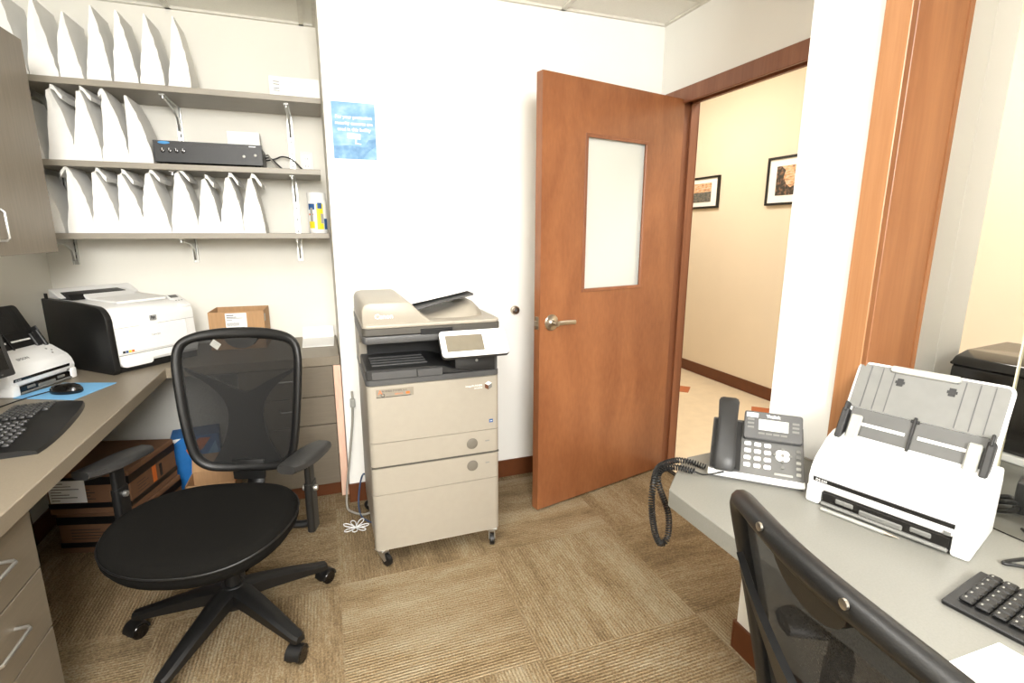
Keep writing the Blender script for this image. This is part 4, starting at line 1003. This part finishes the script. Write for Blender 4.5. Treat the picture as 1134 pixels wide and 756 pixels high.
# ------------------------------------------------------------------ right worktop things
RZT = .7505
bm = BM()
prism(bm, [(.765, -1.4), (.765, .965), (.80, 1.0), (.895, 1.085), (.93, 1.105), (1.238, 1.165-.04), (XW-.001, .84), (2.15, .84), (2.15, -1.4)], .705, .75, 'z', .002, 1)
o = obj('reception_worktop', bm, M_lamR, None, 0); tag(o, 'grey speckled laminate worktop running under the reception window', 'worktop')
# desk phone
M_phone = mat('phone_grey', (98, 98, 96), .42)
t = thing('desk_phone', 'grey desk telephone with white keypad and corded handset', 'telephone', (.983, .914, RZT), -43.4)
W = .222
bm = BM(); prism(bm, [(0, .006), (-.004, .012), (.004, .022), (.02, .022), (.02, .006)], -W/2, W/2, 'x', .002, 1); obj('front_strip', bm, M_white, t, 35, 'white front strip')
bm = BM(); prism(bm, [(.003, .0), (.003, .02), (.138, .117), (.15, .112), (.15, .02), (.13, 0)], -W/2+.001, W/2-.001, 'x', .004, 2); obj('body', bm, M_phone, t, 35)
sl = math.degrees(math.atan2(.097, .135)); Mf = T_(0, .003, .020) @ RX(sl)       # face plane: local y up the slope
FL = math.hypot(.135, .097)
def fx(u): return (u-.5)*(W-.004)
bm = BM(); bx(bm, -.108, -.036, .006, FL-.006, -.002, .004, .003, 1, Mf); obj('cradle', bm, M_char, t, 35)
key0 = None
for r in range(4):
    for c in range(3):
        bm = BM(); prism(bm, rrect(.0165, .0115, .003, 3, fx(.405+.108*c), .030+.0213*r), 0, .0035, 'z', .001, 1, Mf); obj('key', bm, M_white, t, 35, 'white dial key')
bm = BM(); prism(bm, rrect(.033, .033, .012, 4, fx(.78), .070), 0, .003, 'z', .001, 1, Mf); q = obj('navigation_pad', bm, M_white, t, 35, 'silver navigation pad')
bm = BM()
for dx_, dy_ in ((0, 0), (.018, 0), (-.018, 0), (0, .018), (0, -.018), (0, -.035)): lathe(bm, [(.004, 0), (.004, .005), (.0001, .0055)], 12, Mf @ T_(fx(.78)+dx_, .070+dy_, 0))
obj('navigation_key', bm, M_mgrey, q, 40)
for k in range(5):
    bm = BM(); prism(bm, rrect(.011, .009, .002, 3, fx(.945), .022+.0165*k), 0, .003, 'z', .0008, 1, Mf); obj('function_key', bm, M_lgrey if k < 3 else M_mgrey, t, 35)
bm = BM(); prism(bm, rrect(.042, .006, .002, 3, fx(.79), .015), 0, .003, 'z', .0008, 1, Mf); obj('volume_key', bm, M_lgrey, t, 35)
Ms = T_(0, .083, .088) @ RX(48)
bm = BM(); prism(bm, rrect(.138, .078, .006, 4, fx(.665), .039), -.012, .006, 'z', .002, 1, Ms); q = obj('screen_bezel', bm, M_dgrey, t, 35)
bm = BM(); bx(bm, fx(.665)-.034, fx(.665)+.036, .026, .056, .006, .0066, 0, 1, Ms); obj('display', bm, M_lcdp, q, 0, 'pale display')
for i in range(4):
    bm = BM(); bx(bm, fx(.665)-.034+.0175*i, fx(.665)-.034+.0175*i+.015, .014, .019, .006, .0072, .0004, 1, Ms); obj('soft_key', bm, M_mgrey, q, 0)
for s in (-1, 1):
    for i in range(3):
        bm = BM(); bx(bm, fx(.665)+s*.053-.008, fx(.665)+s*.053+.008, .028+.011*i, .034+.011*i, .006, .0072, .0004, 1, Ms); obj('line_key', bm, M_mgrey, q, 0)
text('brand_lettering', 'Yealink', .011, M_inkw, q, Ms @ T_(fx(.665), .063, .0062), 'CENTER', .0002, .0004)
bm = BM(); bx(bm, fx(.665)-.064, fx(.665)-.036, .060, .072, .006, .0066, 0, 1, Ms); obj('paper_tag', bm, M_sheet, q, 0, 'small white paper tag')
bm = BM(); prism(bm, [(.148, .0), (.16, 0), (.15, .10), (.135, .1)], -.06, .09, 'x', .002, 1); obj('stand', bm, M_char, t, 0)
# handset: long curved bar
bm = BM(); rings = []
Mh = T_(-.074, .002, .022) @ RX(sl+7)
for i in range(15):
    u = i/14; y = -.004+.212*u; w = .0265-.003*sin(pi*u); b0 = .006 if (u < .22 or u > .78) else .014+.004*sin(pi*u); tp = .026+.012*sin(pi*u)
    if i in (0, 14): w *= .85; b0 += .003; tp -= .008
    rings.append([(-w, y, b0+.004), (-w*.8, y, b0), (w*.8, y, b0), (w, y, b0+.004), (w, y, tp-.006), (w*.7, y, tp), (-w*.7, y, tp), (-w, y, tp-.006)])
loft(bm, rings, M=Mh); obj('handset', bm, M_char, t, 50, 'dark grey handset')
# coiled cord hanging over the worktop end
def coil(path, r, turns_per_m, wr):
    P = smooth_path(path, 14); out = []; L = 0
    prev = P[0]; nrm = None
    for i in range(len(P)-1):
        a, b_ = P[i], P[i+1]; d_ = b_-a; ln = d_.length; T = d_.normalized()
        nrm = Vector((0, 0, 1)) if nrm is None else nrm
        if abs(nrm.dot(T)) > .95: nrm = Vector((1, 0, 0))
        nrm = (nrm-T*nrm.dot(T)).normalized(); bn = T.cross(nrm)
        st = max(2, int(ln*turns_per_m*9))
        for k in range(st):
            s = k/st; th = 2*pi*(L+ln*s)*turns_per_m
            out.append(a+d_*s+nrm*cos(th)*r+bn*sin(th)*r)
        L += ln
    return out
bm = BM()
wpath = [(.915, 1.015, .762), (.895, 1.045, .766), (.86, 1.065, .768), (.80, 1.055, .764), (.752, 1.01, .752), (.735, .99, .70), (.745, .985, .63), (.765, .985, .59), (.79, .99, .60), (.795, 1.0, .66), (.775, 1.02, .735), (.79, 1.035, .764), (.835, 1.03, .768), (.87, 1.0, .764)]
def tail(p): return p
tube(bm, coil(wpath, .0068, 150, .002), .0021, 5)
tube(bm, smooth_path([(.87, 1.0, .764), (.885, .985, .760), (.905, .968, .768), (.918, .952, .778)], 5), .0022, 6)
o = obj('coiled_cord', bm, M_black, t, 60)
o.matrix_parent_inverse = (T_(.983, .914, RZT) @ RZ(-43.4)).inverted()
doc_scanner('white document scanner with grey raised tray beside the desk phone', (1.087, .672, RZT), -73, M_tray)
# pen in front of the scanner
t = thing('pen', 'slim silver pen lying along the front of the grey trayed scanner', 'pen', (1.052, .695, RZT+.0045), -73+1)
bm = BM(); lathe(bm, [(.003, -.075), (.0042, -.07), (.0042, .05)], 14, RY(90)); obj('barrel', bm, M_lgrey, t, 40)
bm = BM(); lathe(bm, [(.0042, .05), (.0032, .06), (.001, .072), (.0004, .075)], 14, RY(90)); obj('tip', bm, M_nickel, t, 40, 'metal tip')
bm = BM(); bx(bm, -.073, -.035, -.001, .001, .0035, .005); obj('clip', bm, M_chrome, t, 0)
keyboard('flat black keyboard on the reception worktop, right of the scanner', (1.055, .265, RZT), -82, False, 2)
bm = BM(); prism(bm, [(-.07, -.12), (.055, -.12), (.07, .1), (-.05, .12)], 0, .0015, 'z'); o = obj('paper_sheet', bm, M_sheet, None, 0); tag(o, 'white paper sheet at the near edge of the reception worktop', 'paper', None, (.885, .275, RZT), 8)
# black desktop device beyond the window
t = thing('desktop_printer', 'glossy black lidded desktop printer behind the grey trayed scanner', 'printer', (1.75, .765, RZT), -90+4)
bm = BM(); prism(bm, [(.0, .02), (-.006, .06), (-.004, .225), (.0, .24), (.3, .255), (.3, .02)], -.185, .2, 'x', .008, 2); obj('case', bm, M_blackg, t, 35)
bm = BM(); prism(bm, [(-.004, .24), (.02, .262), (.08, .276), (.3, .28), (.3, .25), (.0, .238)], -.19, .205, 'x', .006, 2); obj('lid', bm, M_blackg, t, 35)
bm = BM(); tube(bm, smooth_path([(.0, .05, .274), (.01, .035, .278), (.06, .033, .278), (.075, .05, .276)], 5), .004, 8); obj('lid_grip', bm, M_black, t, 40)
bm = BM(); bx(bm, -.185, .2, -.012, .3, 0, .02, .003, 1); obj('base', bm, M_white, t, 0, 'white base')
t = thing('adapter_block', 'small black adapter block at the right photo edge', 'power adapter', (1.47, .575, RZT), -70)
bm = BM(); bx(bm, -.05, .05, -.03, .03, 0, .075, .005, 2); obj('case', bm, M_black, t, 35)
bm = BM(); bx(bm, -.03, .01, -.0308, -.03, .03, .036); obj('print', bm, M_inkw, t, 0)
for nm, lab, pts, r, m in (('black_cable', 'black cable bending back towards the photo edge beside the grey trayed scanner', [(1.56, .47, .80), (1.46, .46, .785), (1.35, .47, .765), (1.26, .49, .7545), (1.185, .503, .754), (1.20, .485, .754), (1.26, .44, .754), (1.36, .37, .754), (1.45, .30, .754)], .0032, M_black),
                           ('black_cable', 'black cable lying flat on the worktop behind the looped cable', [(1.36, .56, .754), (1.34, .52, .754), (1.36, .46, .754), (1.42, .40, .754), (1.5, .34, .754)], .003, M_black),
                           ('pale_cable', 'pale thin cable standing up by the right photo edge', [(1.32, .42, .754), (1.325, .42, .79), (1.345, .415, .815), (1.38, .40, .83)], .003, M_cordg),
                           ('coiled_cable', 'coiled black cable lump behind the grey trayed scanner', [(1.42, .66, .76), (1.45, .63, .775), (1.42, .60, .765), (1.39, .63, .758), (1.43, .66, .77), (1.46, .62, .76), (1.41, .61, .78), (1.40, .65, .765)], .006, M_black)):
    bm = BM(); tube(bm, smooth_path(pts, 8), r, 8); tag(obj(nm, bm, m, None, 60), lab, 'cable')

# ------------------------------------------------------------------ ceiling lights (out of the frame, lighting the rooms)
def troffer(x, y, w, d, power, col, label, CZ=CZ):
    t = thing('ceiling_light', label, 'ceiling light', (x, y, CZ))
    bm = BM()
    for a in ((-w/2, w/2, -d/2, -d/2+.03), (-w/2, w/2, d/2-.03, d/2), (-w/2, -w/2+.03, -d/2+.03, d/2-.03), (w/2-.03, w/2, -d/2+.03, d/2-.03)): bx(bm, *a, -.012, .01)
    obj('frame', bm, M_white, t, 0)
    bm = BM(); bx(bm, -w/2+.03, w/2-.03, -d/2+.03, d/2-.03, -.004, .004); obj('diffuser', bm, M_diff, t, 0)
    l = bpy.data.lights.new('ceiling_lamp', 'AREA'); l.shape = 'RECTANGLE'; l.size = w-.08; l.size_y = d-.08; l.energy = power; l.color = col
    o = bpy.data.objects.new('ceiling_lamp', l); COL.objects.link(o); o.location = (x, y, CZ-.02)
troffer(-.32, .75, .6, 1.2, 14, (1, .98, .955), 'ceiling light panel above the middle of the office')
troffer(-.32, -.9, .6, 1.2, 10, (1, .98, .955), 'ceiling light panel behind the camera')
troffer(2.65, 1.2, .6, 1.2, 15, (1, .97, .92), 'ceiling light panel in the hall beyond the pier', HZ)
troffer(2.35, 3.75, .6, 1.2, 13, (1, .97, .92), 'ceiling light panel far along the hall', HZ)
# area lamp added behind and above the camera, standing in for a flash
l = bpy.data.lights.new('flash_stand_in', 'AREA'); l.shape = 'DISK'; l.size = 1.0; l.energy = 92; l.color = (1, .99, .972)
o = bpy.data.objects.new('flash_stand_in', l); COL.objects.link(o); o.location = (-.02, -1.5, 2.12)
o.rotation_euler = (Vector((.25, 2.6, 1.75))-Vector(o.location)).to_track_quat('-Z', 'Y').to_euler()

w = bpy.data.worlds.new('world'); SC.world = w; w.use_nodes = True
w.node_tree.nodes['Background'].inputs[0].default_value = (1, .97, .92, 1); w.node_tree.nodes['Background'].inputs[1].default_value = .3

# ------------------------------------------------------------------ camera
cam = bpy.data.cameras.new('camera'); co = bpy.data.objects.new('camera', cam); COL.objects.link(co); SC.camera = co
cam.sensor_width = 36; cam.lens = 36*571.83/1134; cam.clip_start = .02
pitch, roll, yaw = .209143456, -.001682695, .350026609
co.matrix_world = T_(0, 0, 1.37) @ Matrix.Rotation(-yaw, 4, 'Z') @ Matrix.Rotation(pi/2-pitch, 4, 'X') @ Matrix.Rotation(-roll, 4, 'Z')
vs = SC.view_settings; vs.view_transform = 'Standard'; vs.look = 'None'; vs.gamma = 1; vs.use_curve_mapping = False; vs.exposure = .82
